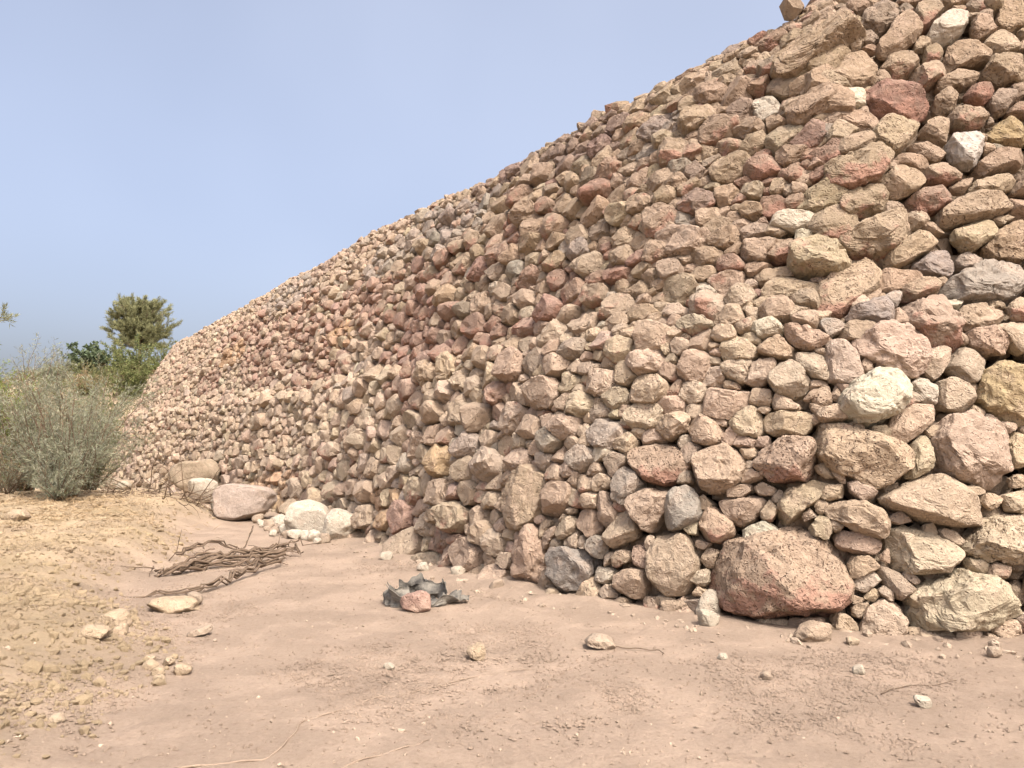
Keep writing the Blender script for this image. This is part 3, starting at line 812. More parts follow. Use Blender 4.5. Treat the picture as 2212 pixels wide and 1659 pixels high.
# colours
cols = np.zeros((NREC, 4)); pitv = rng.random(NREC) * 0.6
for i in range(NREC):
    code = recs[i][0]
    s, t = SC[i], TC[i]
    red = 0.0
    if code:
        key = code[0]
        if key == 't' and False: pass
        base = np.array(PALETTE[key])
        if 'r' in code[1:]: red = 0.26
        if 'R' in code[1:]: red = 0.37
        if key in 'rR': red = 0.46
        pitv[i] = 1.0 if 'p' in code else 0.15
        if key in 'kyYwWgG': red = max(red - 0.05, -0.12) if red else -0.15
        elif not red: red = 0.0
    else:
        u = rng.random()
        kind = 't' if u < 0.56 else 'k' if u < 0.83 else 'y' if u < 0.87 else 'b' if u < 0.915 else 'g' if u < 0.945 else 'w' if u < 0.965 else 'r'
        for bk, bs, bt, rs, rt in BLOBS:
            if ((s - bs) / rs) ** 2 + ((t - bt) / rt) ** 2 < 1.3 and rng.random() < 0.72: kind = bk
        if kind == 'w' and (AR[i] > 0.06 or t < 0.6): kind = 't'
        base = np.array(PALETTE[kind])
        red = {'r': 0.36, 'o': 0.14}.get(kind, rng.uniform(-0.15, 0.20) if rng.random() < 0.85 else 0.30)
        if kind in 'wgyv': red = -0.1
    if t > 2.2 and not code[:1] in ('w', 'W'):      # browner, less dusty stone in the upper tier towards the near end
        f = min(1.0, max(0.0, (27.0 - s) / 9.0)) * min(1.0, (t - 2.2) / 2.4)
        base = base * (1 - f * np.array((0.20, 0.225, 0.255))); pitv[i] = max(pitv[i], 0.55 * f)
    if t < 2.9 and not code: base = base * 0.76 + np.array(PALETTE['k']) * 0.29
    if s > 24 and not code: base = base * 0.85 + np.array((0.38, 0.285, 0.21)) * 0.2
    v = rng.uniform(0.92, 1.08)
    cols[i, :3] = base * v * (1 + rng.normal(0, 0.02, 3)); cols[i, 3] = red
seedv = rng.random(NREC)

def frames(ids):
    """stone frames with a random tilt"""
    A, B, C_ = TS[ids].copy(), TU[ids].copy(), TN[ids].copy()
    tl = np.where(TRF[ids], 0.05, np.where(SC[ids] < 17, 0.11, 0.16))
    ro = rng.normal(0, 1, len(ids)) * np.where(TRF[ids], 0.0, 0.08)
    A, B = A * np.cos(ro)[:, None] + B * np.sin(ro)[:, None], B * np.cos(ro)[:, None] - A * np.sin(ro)[:, None]
    a1 = rng.normal(0, 1, len(ids)) * tl; a2 = rng.normal(0, 1, len(ids)) * tl
    C2 = C_ + A * a1[:, None] + B * a2[:, None]; C2 /= np.linalg.norm(C2, axis=1, keepdims=True)
    A2 = A - (A * C2).sum(1)[:, None] * C2; A2 /= np.linalg.norm(A2, axis=1, keepdims=True)
    B2 = B - (B * C2).sum(1)[:, None] * C2 - (B * A2).sum(1)[:, None] * A2; B2 /= np.linalg.norm(B2, axis=1, keepdims=True)
    return A2, B2, C2

wall = empty('dry_stone_wall', (float(CX[140]), float(CY[140]), 0.0))
tag(wall, 'tall curved dry stone retaining wall of rough tan and reddish limestone rubble', 'wall')
WL = np.array(wall.location)

def stone_world(ids, sub, rough=1.0):
    P, F_ = shape_stones(RT[ids], depth[ids], sub, rng, rough)
    A, B, C_ = frames(ids)
    Wd = P[..., 0:1] * A[:, None] + P[..., 1:2] * B[:, None] + P[..., 2:3] * C_[:, None]
    ctr = PC[ids] + TN[ids] * push[ids][:, None]
    rel = P[..., 1] / (np.abs(P[..., 1]).max(1, keepdims=True) + 1e-9)
    ca = np.repeat(cols[ids][:, None], P.shape[1], 1)
    ca[..., 3] += np.where((cols[ids, 3] > 0.22)[:, None], np.where(TRF[ids][:, None], -0.45, -0.30) * rel, 0.0)
    return Wd, ctr, F_, ca

# the stones that show largest: one object each
ids1 = np.where(single)[0]
for sub, sel in ((6, ids1[np.sqrt(app[ids1]) * 1650 > 220]), (5, ids1[(np.sqrt(app[ids1]) * 1650 > 88) & (np.sqrt(app[ids1]) * 1650 <= 220)]), (4, ids1[np.sqrt(app[ids1]) * 1650 <= 88])):
    for a in range(0, len(sel), 40):
        ids = sel[a:a+40]
        Wd, ctr, F_, ca = stone_world(ids, sub)
        nv = Wd.shape[1]
        for j, i in enumerate(ids):
            mesh_obj('stone', Wd[j], F_, M_STONE, parent=wall, cols=ca[j],
                     extra={'stone_seed': np.full(nv, seedv[i]), 'pitted': np.full(nv, pitv[i])}, loc=Vector(ctr[j] - WL), smooth=sub > 5)
# the rest of the rubble: one part
VV, FF, CC, SS_, PP = [], [], [], [], []
def hearting(b0):
    r = np.random.default_rng(91)
    g_s = np.arange(8.0, 24.0, 0.20); g_t = np.arange(0.0, 7.0, 0.165)
    s = (g_s[:, None] + r.uniform(-0.08, 0.08, (len(g_s), len(g_t)))).ravel(); t = (g_t[None] + r.uniform(-0.07, 0.07, (len(g_s), len(g_t)))).ravel()
    n = len(s); V2_, F2_ = ICO[1]
    P0 = wall_point(s, t)
    a = wall_point(s + 0.1, t) - wall_point(s - 0.1, t); u_ = wall_point(s, t + 0.1) - wall_point(s, t - 0.1)
    nn = np.cross(u_, a); nn /= np.linalg.norm(nn, axis=1, keepdims=True)
    nn *= -np.sign(nn[:, 1:2])
    Q = V2_[None] * r.uniform(0.10, 0.17, (n, 1, 3)) * (1 + 0.16 * r.normal(size=(n, len(V2_), 1)).clip(-1.5, 1.5))
    Q = Q + (P0 - nn * r.uniform(0.19, 0.27, (n, 1)))[:, None] - WL
    cc = np.hstack([np.array(PALETTE['t'])[None] * r.uniform(0.8, 1.1, (n, 1)), r.uniform(0.0, 0.3, (n, 1))])
    VV.append(Q.reshape(-1, 3)); FF.append((F2_[None] + (np.arange(n) * len(V2_))[:, None, None]).reshape(-1, 3) + b0)
    CC.append(np.repeat(cc, len(V2_), 0)); SS_.append(np.repeat(r.random(n), len(V2_))); PP.append(np.zeros(n * len(V2_)))
    return b0 + n * len(V2_)
base_i = hearting(0)
ids2 = np.where(~single)[0]
apx = size / np.maximum(PD, 1) * 1650
front = inframe & (PD < 60)
for sub, sel in ((4, ids2[front[ids2] & (apx[ids2] > 58)]), (3, ids2[front[ids2] & (apx[ids2] <= 58) & (apx[ids2] > 26)]), (2, ids2[~front[ids2] | (apx[ids2] <= 26)])):
    for a in range(0, len(sel), 600):
        ids = sel[a:a+600]
        Wd, ctr, F_, ca = stone_world(ids, sub, 1.5)
        n, nv = Wd.shape[:2]
        VV.append((Wd + ctr[:, None] - WL).reshape(-1, 3))
        FF.append((F_[None] + (np.arange(n) * nv)[:, None, None]).reshape(-1, 3) + base_i)
        CC.append(ca.reshape(-1, 4)); SS_.append(np.repeat(seedv[ids], nv)); PP.append(np.repeat(pitv[ids], nv))
        base_i += n * nv
rest = mesh_obj('rubble_stones', np.vstack(VV), np.vstack(FF), M_STONE, parent=wall, cols=np.vstack(CC), extra={'stone_seed': np.concatenate(SS_), 'pitted': np.concatenate(PP)}, smooth=False)
tag(rest, kind='stuff')
print('stones', NREC, 'single', len(ids1), 'rest tris', len(rest.data.polygons))

# earth packed behind the face
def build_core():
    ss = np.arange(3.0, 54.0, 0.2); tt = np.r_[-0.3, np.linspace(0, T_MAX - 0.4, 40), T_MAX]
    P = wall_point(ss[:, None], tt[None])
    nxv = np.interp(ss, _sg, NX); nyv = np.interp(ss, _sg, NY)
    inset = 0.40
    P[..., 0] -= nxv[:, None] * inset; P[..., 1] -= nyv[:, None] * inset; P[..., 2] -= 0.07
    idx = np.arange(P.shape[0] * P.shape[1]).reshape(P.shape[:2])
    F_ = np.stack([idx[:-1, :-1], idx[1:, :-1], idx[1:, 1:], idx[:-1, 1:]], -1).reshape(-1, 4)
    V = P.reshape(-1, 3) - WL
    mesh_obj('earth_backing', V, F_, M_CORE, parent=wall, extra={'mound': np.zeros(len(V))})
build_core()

# ------------------------------------------------------------------ loose stones lying on the ground
def gz(x, y): return float(height(np.array([float(x)]), np.array([float(y)]))[0])

def loose_stone(x, y, w, h, d, code, label, cat='stone', sub=4, group=None, yaw=None, sink=0.12, name='loose_stone', sharp=1.0, z=None, tilt=0.15):
    ang_ = ANG
    r = 0.5 * ((np.abs(np.cos(ang_)) ** 2.6 + np.abs(np.sin(ang_)) ** 2.6) ** (-1 / 2.6))
    Rr = (r * (1 + 0.14 * np.cos(2 * ang_ + rng.uniform(0, 6)) * 0.5 + 0.10 * np.cos(3 * ang_ + rng.uniform(0, 6))))[None]
    P, F_ = shape_stones(Rr, np.array([0.5]), sub, rng, sharp)
    P = P[0]
    mn, mx = P.min(0), P.max(0)
    P = (P - (mn + mx) / 2) / (mx - mn)
    # stone frame: x across, z(out) towards the viewer, y up
    Q = np.stack([P[:, 0] * w, -P[:, 2] * d, P[:, 1] * h], -1)
    ya = rng.uniform(-0.5, 0.5) if yaw is None else yaw
    c, s = math.cos(ya), math.sin(ya)
    Q = np.stack([Q[:, 0] * c - Q[:, 1] * s, Q[:, 0] * s + Q[:, 1] * c, Q[:, 2]], -1)
    tl = rng.uniform(-tilt, tilt); c, s = math.cos(tl), math.sin(tl)
    Q = np.stack([Q[:, 0] * c - Q[:, 2] * s, Q[:, 1], Q[:, 0] * s + Q[:, 2] * c], -1)
    Q[:, 2] -= Q[:, 2].min() + sink * h
    red = {'r': 0.5, 'R': 0.6}.get(code[0], -0.12)
    if len(code) > 1 and code[1] == 'r': red = 0.3
    cc = np.array(list(np.array(PALETTE[code[0]]) * rng.uniform(0.85, 0.97)) + [red])
    nv = len(Q)
    zz = gz(x, y) if z is None else z
    o = mesh_obj(name, Q, F_, M_STONE, cols=np.tile(cc, (nv, 1)), extra={'stone_seed': np.full(nv, rng.random()), 'pitted': np.full(nv, 0.1)}, loc=(x, y, zz))
    tag(o, label, cat, group)
    return o

PALETTE['s'] = (0.47, 0.42, 0.345)     # fresh broken white limestone
PALETTE['p'] = (0.325, 0.268, 0.228)   # pinkish grey slab
PALETTE['c'] = (0.345, 0.272, 0.188)   # dusty clod
B = 'boulder'
loose_stone(-5.45, 15.75, 1.22, 0.80, 0.8, 'p', 'large flat-faced pinkish grey boulder at the foot of the wall', B, 5, yaw=0.05, name='boulder', sharp=0.6, tilt=0.08, sink=0.06)
loose_stone(-3.45, 13.2, 0.80, 0.64, 0.6, 's', 'bigger of the two white boulders at the foot of the wall', B, 5, yaw=0.0, name='boulder', sharp=0.6, sink=0.05)
loose_stone(-2.83, 12.75, 0.54, 0.56, 0.5, 's', 'smaller rounder white boulder touching the wall foot', B, 5, yaw=0.1, name='boulder', sharp=0.6, sink=0.08)
loose_stone(-8.5, 20.6, 1.35, 1.0, 1.0, 'y', 'yellowish boulder behind the earth bank, beside dry brushwood', B, 4, yaw=0.2, name='boulder', sink=0.0)
loose_stone(-7.75, 19.3, 0.7, 0.62, 0.5, 's', 'pale rock half hidden by dry brushwood behind the earth bank', 'rock', 4, name='rock', sink=0.0)
loose_stone(-6.2, 16.3, 0.28, 0.40, 0.3, 's', 'small pale block leaning on the left side of the grey boulder', 'rock', 3, name='rock', sink=0.05)
for (x, y, w) in ((-5.0,15.2,.24),(-4.52,14.35,.2),(-4.62,15.2,.26),(-4.19,14.18,.22),(-4.16,13.52,.18),(-3.87,13.3,.26),(-3.6,12.75,.24),(-3.36,12.63,.2),(-3.18,12.45,.24),(-2.98,12.3,.2),(-4.3,14.8,.3),(-4.41,15.3,.22),(-3.95,13.9,.24),(-4.67,14.5,.16),(-3.75,12.9,.16),(-4.05,13.1,.14),(-4.85,14.9,.14),(-3.05,12.15,.12),(-4.4,13.9,.14)):
    loose_stone(x, y, w, w * rng.uniform(0.65, 0.95), w * 0.8, 's' if rng.random() < 0.6 else 'k', 'small broken white stone heaped beside the white boulders', 'stone', 3, 'white rubble beside the boulders', name='rubble_stone')
loose_stone(-0.26, 5.69, 0.135, 0.125, 0.12, 'c', 'round pale stone alone in the middle of the bare ground', sub=4)
loose_stone(0.68, 6.0, 0.24, 0.10, 0.18, 'k', 'flat wedge-shaped stone next to the thin twig', sub=4, tilt=0.3)
loose_stone(1.5, 7.2, 0.27, 0.15, 0.2, 't', 'small tan stone tucked under the tall tan block of the wall foot', sub=4)
loose_stone(1.77, 7.0, 0.22, 0.28, 0.2, 'w', 'upright pale grey stone left of the huge red-stained stone', sub=4)
loose_stone(1.68, 6.68, 0.18, 0.17, 0.15, 'w', 'cream stone on the ground before the upright pale grey stone', sub=4)
loose_stone(2.42, 6.25, 0.32, 0.17, 0.22, 't', 'rough tan stone on the ground under the huge red-stained stone', sub=4)
loose_stone(-1.70, 10.5, 0.18, 0.12, 0.12, 'w', 'pale stone on the ground right of the white boulders', sub=3)
loose_stone(-0.63, 9.2, 0.19, 0.13, 0.14, 'w', 'pale wedge stone at the wall foot behind the torn plastic', sub=3)
loose_stone(-1.10, 9.55, 0.15, 0.12, 0.12, 's', 'small pointed white stone behind the torn plastic', sub=3)
loose_stone(-0.16, 8.35, 0.17, 0.13, 0.13, 'k', 'small pinkish stone at the wall foot right of the torn plastic', sub=3)
loose_stone(0.41, 8.0, 0.15, 0.10, 0.12, 'y', 'small cream stone before the smooth grey slab of the wall foot', sub=3)
loose_stone(-0.85, 5.43, 0.075, 0.05, 0.06, 'w', 'small pale flake on the ground in front of the torn plastic', sub=3)
loose_stone(2.37, 5.36, 0.085, 0.075, 0.07, 'w', 'pale pebble on bare ground below the rounded pinkish foot stone', 'pebble', 3, name='pebble')
loose_stone(2.45, 4.70, 0.10, 0.07, 0.08, 'w', 'rounded white pebble nearest the right bottom corner', 'pebble', 3, name='pebble')
loose_stone(3.56, 5.77, 0.10, 0.09, 0.08, 'k', 'small stone near the right edge below the yellow boulder', sub=3)
loose_stone(1.53, 5.69, 0.075, 0.05, 0.06, 'w', 'small pale pebble right of the thin twig', 'pebble', 3, name='pebble')
loose_stone(1.69, 5.22, 0.08, 0.06, 0.07, 'k', 'pebble among crumbly soil in the right foreground', 'pebble', 3, name='pebble')
loose_stone(2.66, 6.1, 0.10, 0.08, 0.08, 'y', 'small cream stone right of the rough tan ground stone', sub=3)
# on the earth bank
loose_stone(-3.19, 7.35, 0.48, 0.18, 0.35, 'c', 'long half-buried tan slab at the edge of the earth bank', sub=4, sink=0.35)
loose_stone(-3.10, 7.6, 0.16, 0.14, 0.14, 'k', 'small stone right of the half-buried tan slab', sub=3)
loose_stone(-3.13, 6.16, 0.22, 0.14, 0.2, 'c', 'flat-topped yellowish stone on the earth bank', sub=4, sink=0.3)
loose_stone(-2.96, 5.89, 0.12, 0.09, 0.1, 'c', 'small clod just below the flat-topped yellowish stone', sub=3, sink=0.25)
loose_stone(-2.56, 6.40, 0.21, 0.07, 0.12, 'k', 'thin tilted flake where the bank meets the pink ground', sub=3, tilt=0.5)
for (x, y, w) in ((-2.45,5.31,.10),(-2.36,5.22,.09),(-2.23,5.31,.12),(-2.39,5.45,.09),(-2.52,5.45,.07),(-2.30,5.12,.07)):
    loose_stone(x, y, w, w * 0.75, w * 0.85, 'c', 'rounded earth clod in the cluster at the lower edge of the bank', 'clod', 3, 'clods at the edge of the bank', name='earth_clod', sink=0.2)
loose_stone(-2.97, 5.57, 0.20, 0.11, 0.16, 'c', 'rough earth clod left of the flat-topped yellowish stone', 'clod', 4, name='earth_clod', sink=0.2)
loose_stone(-2.49, 4.30, 0.10, 0.05, 0.08, 'y', 'pale flat stone on the bank near the left bottom corner', sub=3, sink=0.25)
loose_stone(-7.45, 11.6, 0.36, 0.2, 0.3, 'c', 'big dark earth clod by the left edge of the photo', 'clod', 4, name='earth_clod', sink=0.2)

# ------------------------------------------------------------------ gravel, crumbs and clods nobody could count
def build_gravel():
    V2, F2 = ICO[1]
    V1 = np.array([(1, 0, 0), (0, 1, 0), (-1, 0, 0), (0, -1, 0), (0, 0, 1), (0, 0, -1)], float)
    F1 = np.array([(0, 1, 4), (1, 2, 4), (2, 3, 4), (3, 0, 4), (1, 0, 5), (2, 1, 5), (3, 2, 5), (0, 3, 5)])
    r = np.random.default_rng(8)
    VV, FF, CC = [], [], []
    b = 0
    def scatter(X, Y, sz, Vt, Ft, colr):
        nonlocal b
        n = len(X)
        Z = height(X, Y)
        sc = sz[:, None] * r.uniform(0.6, 1.3, (n, 3)); sc[:, 2] *= 0.8
        P = Vt[None] * (1 + 0.25 * r.normal(size=(n, len(Vt), 1)).clip(-1.4, 1.4)) * sc[:, None]
        a = r.uniform(0, 6.28, n); c, s = np.cos(a)[:, None], np.sin(a)[:, None]
        P = np.stack([P[..., 0] * c - P[..., 1] * s, P[..., 0] * s + P[..., 1] * c, P[..., 2]], -1)
        P += np.stack([X, Y, Z + sz * 0.25], -1)[:, None]
        VV.append(P.reshape(-1, 3)); FF.append((Ft[None] + (np.arange(n) * len(Vt))[:, None, None]).reshape(-1, 3) + b)
        CC.append(np.repeat(colr, len(Vt), 0)); b += n * len(Vt)
    def pick(n, rmin, rmax, fn):
        X, Y = [], []
        k = 0
        while k < n:
            R_ = rmin * (rmax / rmin) ** r.random(n * 3); A_ = r.uniform(-0.66, 0.66, n * 3)
            x, y = R_ * np.sin(A_), R_ * np.cos(A_)
            ok = r.random(n * 3) < fn(x, y)
            X.append(x[ok]); Y.append(y[ok]); k += ok.sum()
        return np.concatenate(X)[:n], np.concatenate(Y)[:n]
    infront = lambda x, y: (wall_signed_distance(x, y) < -0.05)
    patch = lambda x, y: np.clip((n2(x, y, 1.1, 31) + 0.5 * n2(x, y, 3.0, 32)) * 2.2 + 0.15, 0.06, 1)
    # fine crumbs on the trodden ground
    X, Y = pick(30000, 2.5, 13, lambda x, y: infront(x, y) * patch(x, y) * (1 - 0.6 * mound_mask(x, y)))
    sz = 0.0078 * np.exp(r.normal(0, 0.6, len(X))) * (0.7 + Y * 0.07)
    sz = sz.clip(0, 0.0125)
    cl = np.array((0.305, 0.236, 0.182))[None] * r.uniform(0.7, 1.2, (len(X), 1))
    scatter(X, Y, sz, V1, F1, np.hstack([cl, np.full((len(X), 1), -0.2)]))
    # clods and stones on the bank
    X, Y = pick(11000, 2.7, 20, lambda x, y: infront(x, y) * mound_mask(x, y) * np.clip(patch(x, y) + 0.25, 0, 1))
    sz = 0.0095 * np.exp(r.normal(0, 0.65, len(X))) * (0.7 + Y * 0.07)
    cl = np.array((0.305, 0.240, 0.160))[None] * r.uniform(0.82, 1.06, (len(X), 1))
    scatter(X, Y, sz.clip(0, 0.042), V2, F2, np.hstack([cl, np.full((len(X), 1), -0.2)]))
    # chips along the wall foot
    s = r.uniform(9, 40, 3200); o = np.abs(r.normal(0, 0.28, 3200)) - 0.05
    X = np.interp(s, _sg, CX) + np.interp(s, _sg, NX) * o; Y = np.interp(s, _sg, CY) + np.interp(s, _sg, NY) * o
    sz = 0.013 * np.exp(r.normal(0, 0.65, len(X)))
    cl = np.array(PALETTE['k'])[None] * r.uniform(0.8, 1.2, (len(X), 1))
    scatter(X, Y, sz.clip(0, 0.06), V2, F2, np.hstack([cl, np.full((len(X), 1), -0.1)]))
    o = mesh_obj('gravel', VV[2], FF[2] - len(VV[0]) - len(VV[1]), M_STONE, cols=CC[2], extra={'stone_seed': np.zeros(len(VV[2])), 'pitted': np.zeros(len(VV[2]))}, smooth=False)
    tag(o, 'stone chips lying along the foot of the wall', 'gravel', kind='stuff')
    X, Y = pick(1500, 2.6, 12, lambda x, y: infront(x, y) * 1.0)
    scatter(X, Y, (0.006 * np.exp(r.normal(0, 0.45, 1500))).clip(0, 0.018), V2, F2, np.hstack([np.array(PALETTE['k'])[None] * r.uniform(0.8, 1.3, (1500, 1)), np.full((1500, 1), -0.2)]))
    n01 = len(VV[0]) + len(VV[1]) + len(VV[2])
    o = mesh_obj('pebbles', VV[3], FF[3] - n01, M_STONE, cols=CC[3], extra={'stone_seed': np.zeros(len(VV[3])), 'pitted': np.zeros(len(VV[3]))}, smooth=False)
    tag(o, 'tiny pebbles strewn over the bare ground', 'pebbles', kind='stuff')
    V = np.vstack(VV[:2])
    o = mesh_obj('soil_crumbs', V, np.vstack(FF[:2]), M_SOIL, extra={'mound': np.concatenate([np.zeros(len(VV[0])), np.ones(len(VV[1]))])}, smooth=False)
    tag(o, 'crumbs and clods of dry earth scattered over the ground and the bank', 'earth', kind='stuff')
build_gravel()

# ------------------------------------------------------------------ tubes: branches, roots, stems
def tube_arrays(pts, radii, sides=6, wob=0.0):
    P = np.asarray(pts, float); n = len(P)
    T = np.gradient(P, axis=0); T /= np.linalg.norm(T, axis=1, keepdims=True) + 1e-9
    up = np.array([0.21, 0.13, 0.97])
    A = np.cross(T, up); A /= np.linalg.norm(A, axis=1, keepdims=True) + 1e-9
    Bv = np.cross(T, A)
    a = np.arange(sides) / sides * 2 * np.pi
    rr = np.asarray(radii, float)[:, None] * (1 + wob * rng.normal(size=(n, sides)))
    V = P[:, None] + rr[..., None] * (np.cos(a)[None, :, None] * A[:, None] + np.sin(a)[None, :, None] * Bv[:, None])
    V = V.reshape(-1, 3)
    idx = np.arange(n * sides).reshape(n, sides); nx_ = np.roll(idx, -1, 1)
    F_ = np.stack([idx[:-1], nx_[:-1], nx_[1:], idx[1:]], -1).reshape(-1, 4)
    V = np.vstack([V, P[0], P[-1]])
    c0, c1 = len(V) - 2, len(V) - 1
    caps = [[nx_[0, i], idx[0, i], c0, c0] for i in range(sides)] + [[idx[-1, i], nx_[-1, i], c1, c1] for i in range(sides)]
    return V, np.vstack([F_, np.array(caps)])

def tubes_obj(name, tubes, mat, parent=None, loc=None):
    VV, FF, b = [], [], 0
    for V, F_ in tubes:
        VV.append(V); FF.extend([tuple(dict.fromkeys((f + b).tolist())) for f in F_]); b += len(V)
    V = np.vstack(VV)
    if loc is not None: V = V - np.array(loc)
    return mesh_obj(name, V, FF, mat, parent, loc=loc)

def wander(p0, d, length, n=8, bend=0.3, droop=0.0, r=None):
    r = r or rng
    d = np.array(d, float); d /= np.linalg.norm(d)
    pts = [np.array(p0, float)]
    for k in range(n):
        d = d + r.normal(0, bend, 3) / math.sqrt(n) + np.array([0, 0, -droop / n])
        d /= np.linalg.norm(d)
        pts.append(pts[-1] + d * length / n)
    return np.array(pts)

def fine(P, n=4, jit=0.0):
    P = np.asarray(P, float)
    c = catmull(P, n)
    if jit: c = c + rng.normal(0, jit, c.shape)
    return c

def on_ground(xy, lift=0.0):
    xy = np.asarray(xy, float)
    return np.column_stack([xy, height(xy[:, 0], xy[:, 1]) + lift])

# heap of torn-out roots on the ground
heap = empty('root_heap', (-3.75, 10.1, gz(-3.75, 10.1)))
tag(heap, 'heap of torn grey-brown dead roots lying on the ground left of the white boulders', 'roots')
H0 = np.array(heap.location)
G0 = H0[2]
def limb(pts, r0, r1, jit=0.02, name='root', wob=0.22):
    pts = [(p[0], 10.05 + (p[1] - 10.05) * 1.5, p[2]) for p in pts]
    c = fine(pts, 5, jit)
    r_ = np.linspace(r0, r1, len(c)) * 0.48 * (1 + 0.2 * np.sin(np.arange(len(c)) * 1.7))
    ph = rng.uniform(0, 6)
    tb = []
    for q in range(3):      # a split root: twisted strands that part here and there
        tw = np.arange(len(c)) * 0.35 + ph + q * 1.6
        off = np.stack([np.cos(tw), np.sin(tw) * 0.6, np.sin(tw)], -1) * r_[:, None] * 1.15
        c2 = c + off + rng.normal(0, 0.006, c.shape)
        cut = len(c) - rng.integers(0, max(1, len(c) // 4))
        c2 = c2[:cut]; c2[:, 2] = np.maximum(c2[:, 2], G0 + 0.004)
        tb.append(tube_arrays(c2, r_[:cut] * 0.58, 6, wob))
    tubes_obj(name, [(V - H0, F_) for V, F_ in tb], M_WOOD, heap)
limb([(-4.70,10.35,G0+.05),(-4.45,10.3,G0+.10),(-4.2,10.45,G0+.20),(-3.95,10.6,G0+.12),(-3.7,10.6,G0+.06),(-3.4,10.75,G0+.08),(-3.1,10.9,G0+.12),(-2.75,11.0,G0+.05)], .045, .022)
limb([(-4.25,9.9,G0+.04),(-4.0,10.0,G0+.12),(-3.7,10.1,G0+.10),(-3.35,10.2,G0+.14),(-3.05,10.3,G0+.10)], .085, .05, 0.012)
limb([(-4.25,9.45,G0+.02),(-4.0,9.5,G0+.07),(-3.8,9.8,G0+.10),(-3.5,10.05,G0+.12),(-3.05,10.25,G0+.15)], .05, .07)
limb([(-3.95,8.6,G0+.01),(-3.55,8.7,G0+.03),(-3.25,8.8,G0+.05),(-3.15,9.2,G0+.08),(-3.05,9.7,G0+.10),(-2.95,10.1,G0+.09)], .022, .06)
limb([(-4.05,9.55,G0+.03),(-3.85,9.75,G0+.06),(-3.5,9.95,G0+.05),(-3.2,10.1,G0+.06)], .05, .03)
limb([(-3.75,10.5,G0+.06),(-3.70,10.55,G0+.2),(-3.66,10.6,G0+.36),(-3.64,10.62,G0+.45)], .022, .008, 0.006)
limb([(-3.6,10.4,G0+.1),(-3.3,10.5,G0+.15),(-3.1,10.6,G0+.13),(-2.9,10.5,G0+.05)], .05, .03)
for k in range(36):
    p = H0 + np.array([rng.uniform(-0.8, 0.75), rng.uniform(-0.9, 1.0), rng.uniform(0.03, 0.10)])
    w = wander(p, (rng.normal(), rng.normal() * 0.6, rng.normal() * 0.15), rng.uniform(0.15, 0.5), 6, 0.6, 0.2)
    w[:, 2] = np.maximum(w[:, 2], G0 + 0.01)
    V, F_ = tube_arrays(w, np.linspace(0.009, 0.003, len(w)), 4)
    mesh_obj('rootlet', V - H0, [tuple(dict.fromkeys(f.tolist())) for f in F_], M_WOOD, heap)

# brushwood against the wall foot behind the bank
def brushwood(name, label, p0, p1, n, hgt, spread, seed):
    r = np.random.default_rng(seed)
    base = (np.array(p0) + p1) / 2
    root = empty(name, tuple(base)); tag(root, label, 'dry branches')
    tubes = []
    for k in range(n):
        u = r.random()
        p = np.array(p0) * (1 - u) + np.array(p1) * u + r.normal(0, spread, 3) * (1, 1, 0.2)
        d = np.array(p1) - p0; d = d / np.linalg.norm(d) * r.choice([-1, 1]) + r.normal(0, 0.5, 3); d[2] = abs(d[2]) * hgt
        w = wander(p, d, r.uniform(0.5, 1.7), 9, 0.5, 0.5, r)
        gzz = height(w[:, 0], w[:, 1]); w[:, 2] = np.maximum(w[:, 2], gzz + 0.01)
        r0 = r.uniform(0.006, 0.02)
        V, F_ = tube_arrays(w, np.linspace(r0, r0 * 0.3, len(w)), 4)
        if k < 40:
            mesh_obj('branch', V - base, [tuple(dict.fromkeys(f.tolist())) for f in F_], M_BARK, root)
        else: tubes.append((V - base, F_))
    if tubes: tag(tubes_obj('twigs', tubes, M_BARK, root), kind='stuff')
brushwood('brushwood', 'tangle of dry thorny branches between the earth bank and the wall', (-9.2, 17.6, 0.45), (-6.3, 15.6, 0.25), 110, 0.8, 0.28, 4)

# thin roots and twig pressed into the ground
def ground_line(name, label, xy, r0, r1, mat, lift=0.0, cat='root'):
    p = fine(on_ground(xy, lift), 6, 0.0)
    p[:, 2] = height(p[:, 0], p[:, 1]) + lift + 0.004 * np.sin(np.arange(len(p)) * 0.9)
    p[:, 0] += 0.006 * np.sin(np.arange(len(p)) * 1.3)
    V, F_ = tube_arrays(p, np.linspace(r0, r1, len(p)), 6, 0.06)
    loc = p[0].copy()
    tag(mesh_obj(name, V - loc, [tuple(dict.fromkeys(f.tolist())) for f in F_], mat, loc=loc), label, cat)
ground_line('surface_root', 'long thin pale root snaking across the foreground ground', [(-1.62,3.80),(-1.4,3.87),(-1.22,3.93),(-1.18,4.18),(-1.17,4.43),(-1.04,4.57),(-.86,4.8),(-.65,4.9),(-.47,5.07),(-.08,5.35),(.14,5.42)], .007, .003, M_STRAW, 0.003)
ground_line('surface_root', 'short thin pale root at the bottom edge of the photo', [(-.95,3.65),(-.82,3.83),(-.64,3.99),(-.52,4.09),(-.44,4.16)], .006, .003, M_STRAW, 0.003)
ground_line('twig', 'thin dark twig beside the flat wedge-shaped stone', [(.76,5.97),(.89,5.94),(1.03,5.9),(1.12,5.85),(1.11,5.75)], .005, .003, M_WOOD, 0.014, 'twig')
ground_line('twig', 'faint thin root in the right foreground soil', [(2.3,4.9),(2.5,5.05),(2.75,5.1),(2.95,5.2)], .004, .002, M_WOOD, 0.010, 'twig')

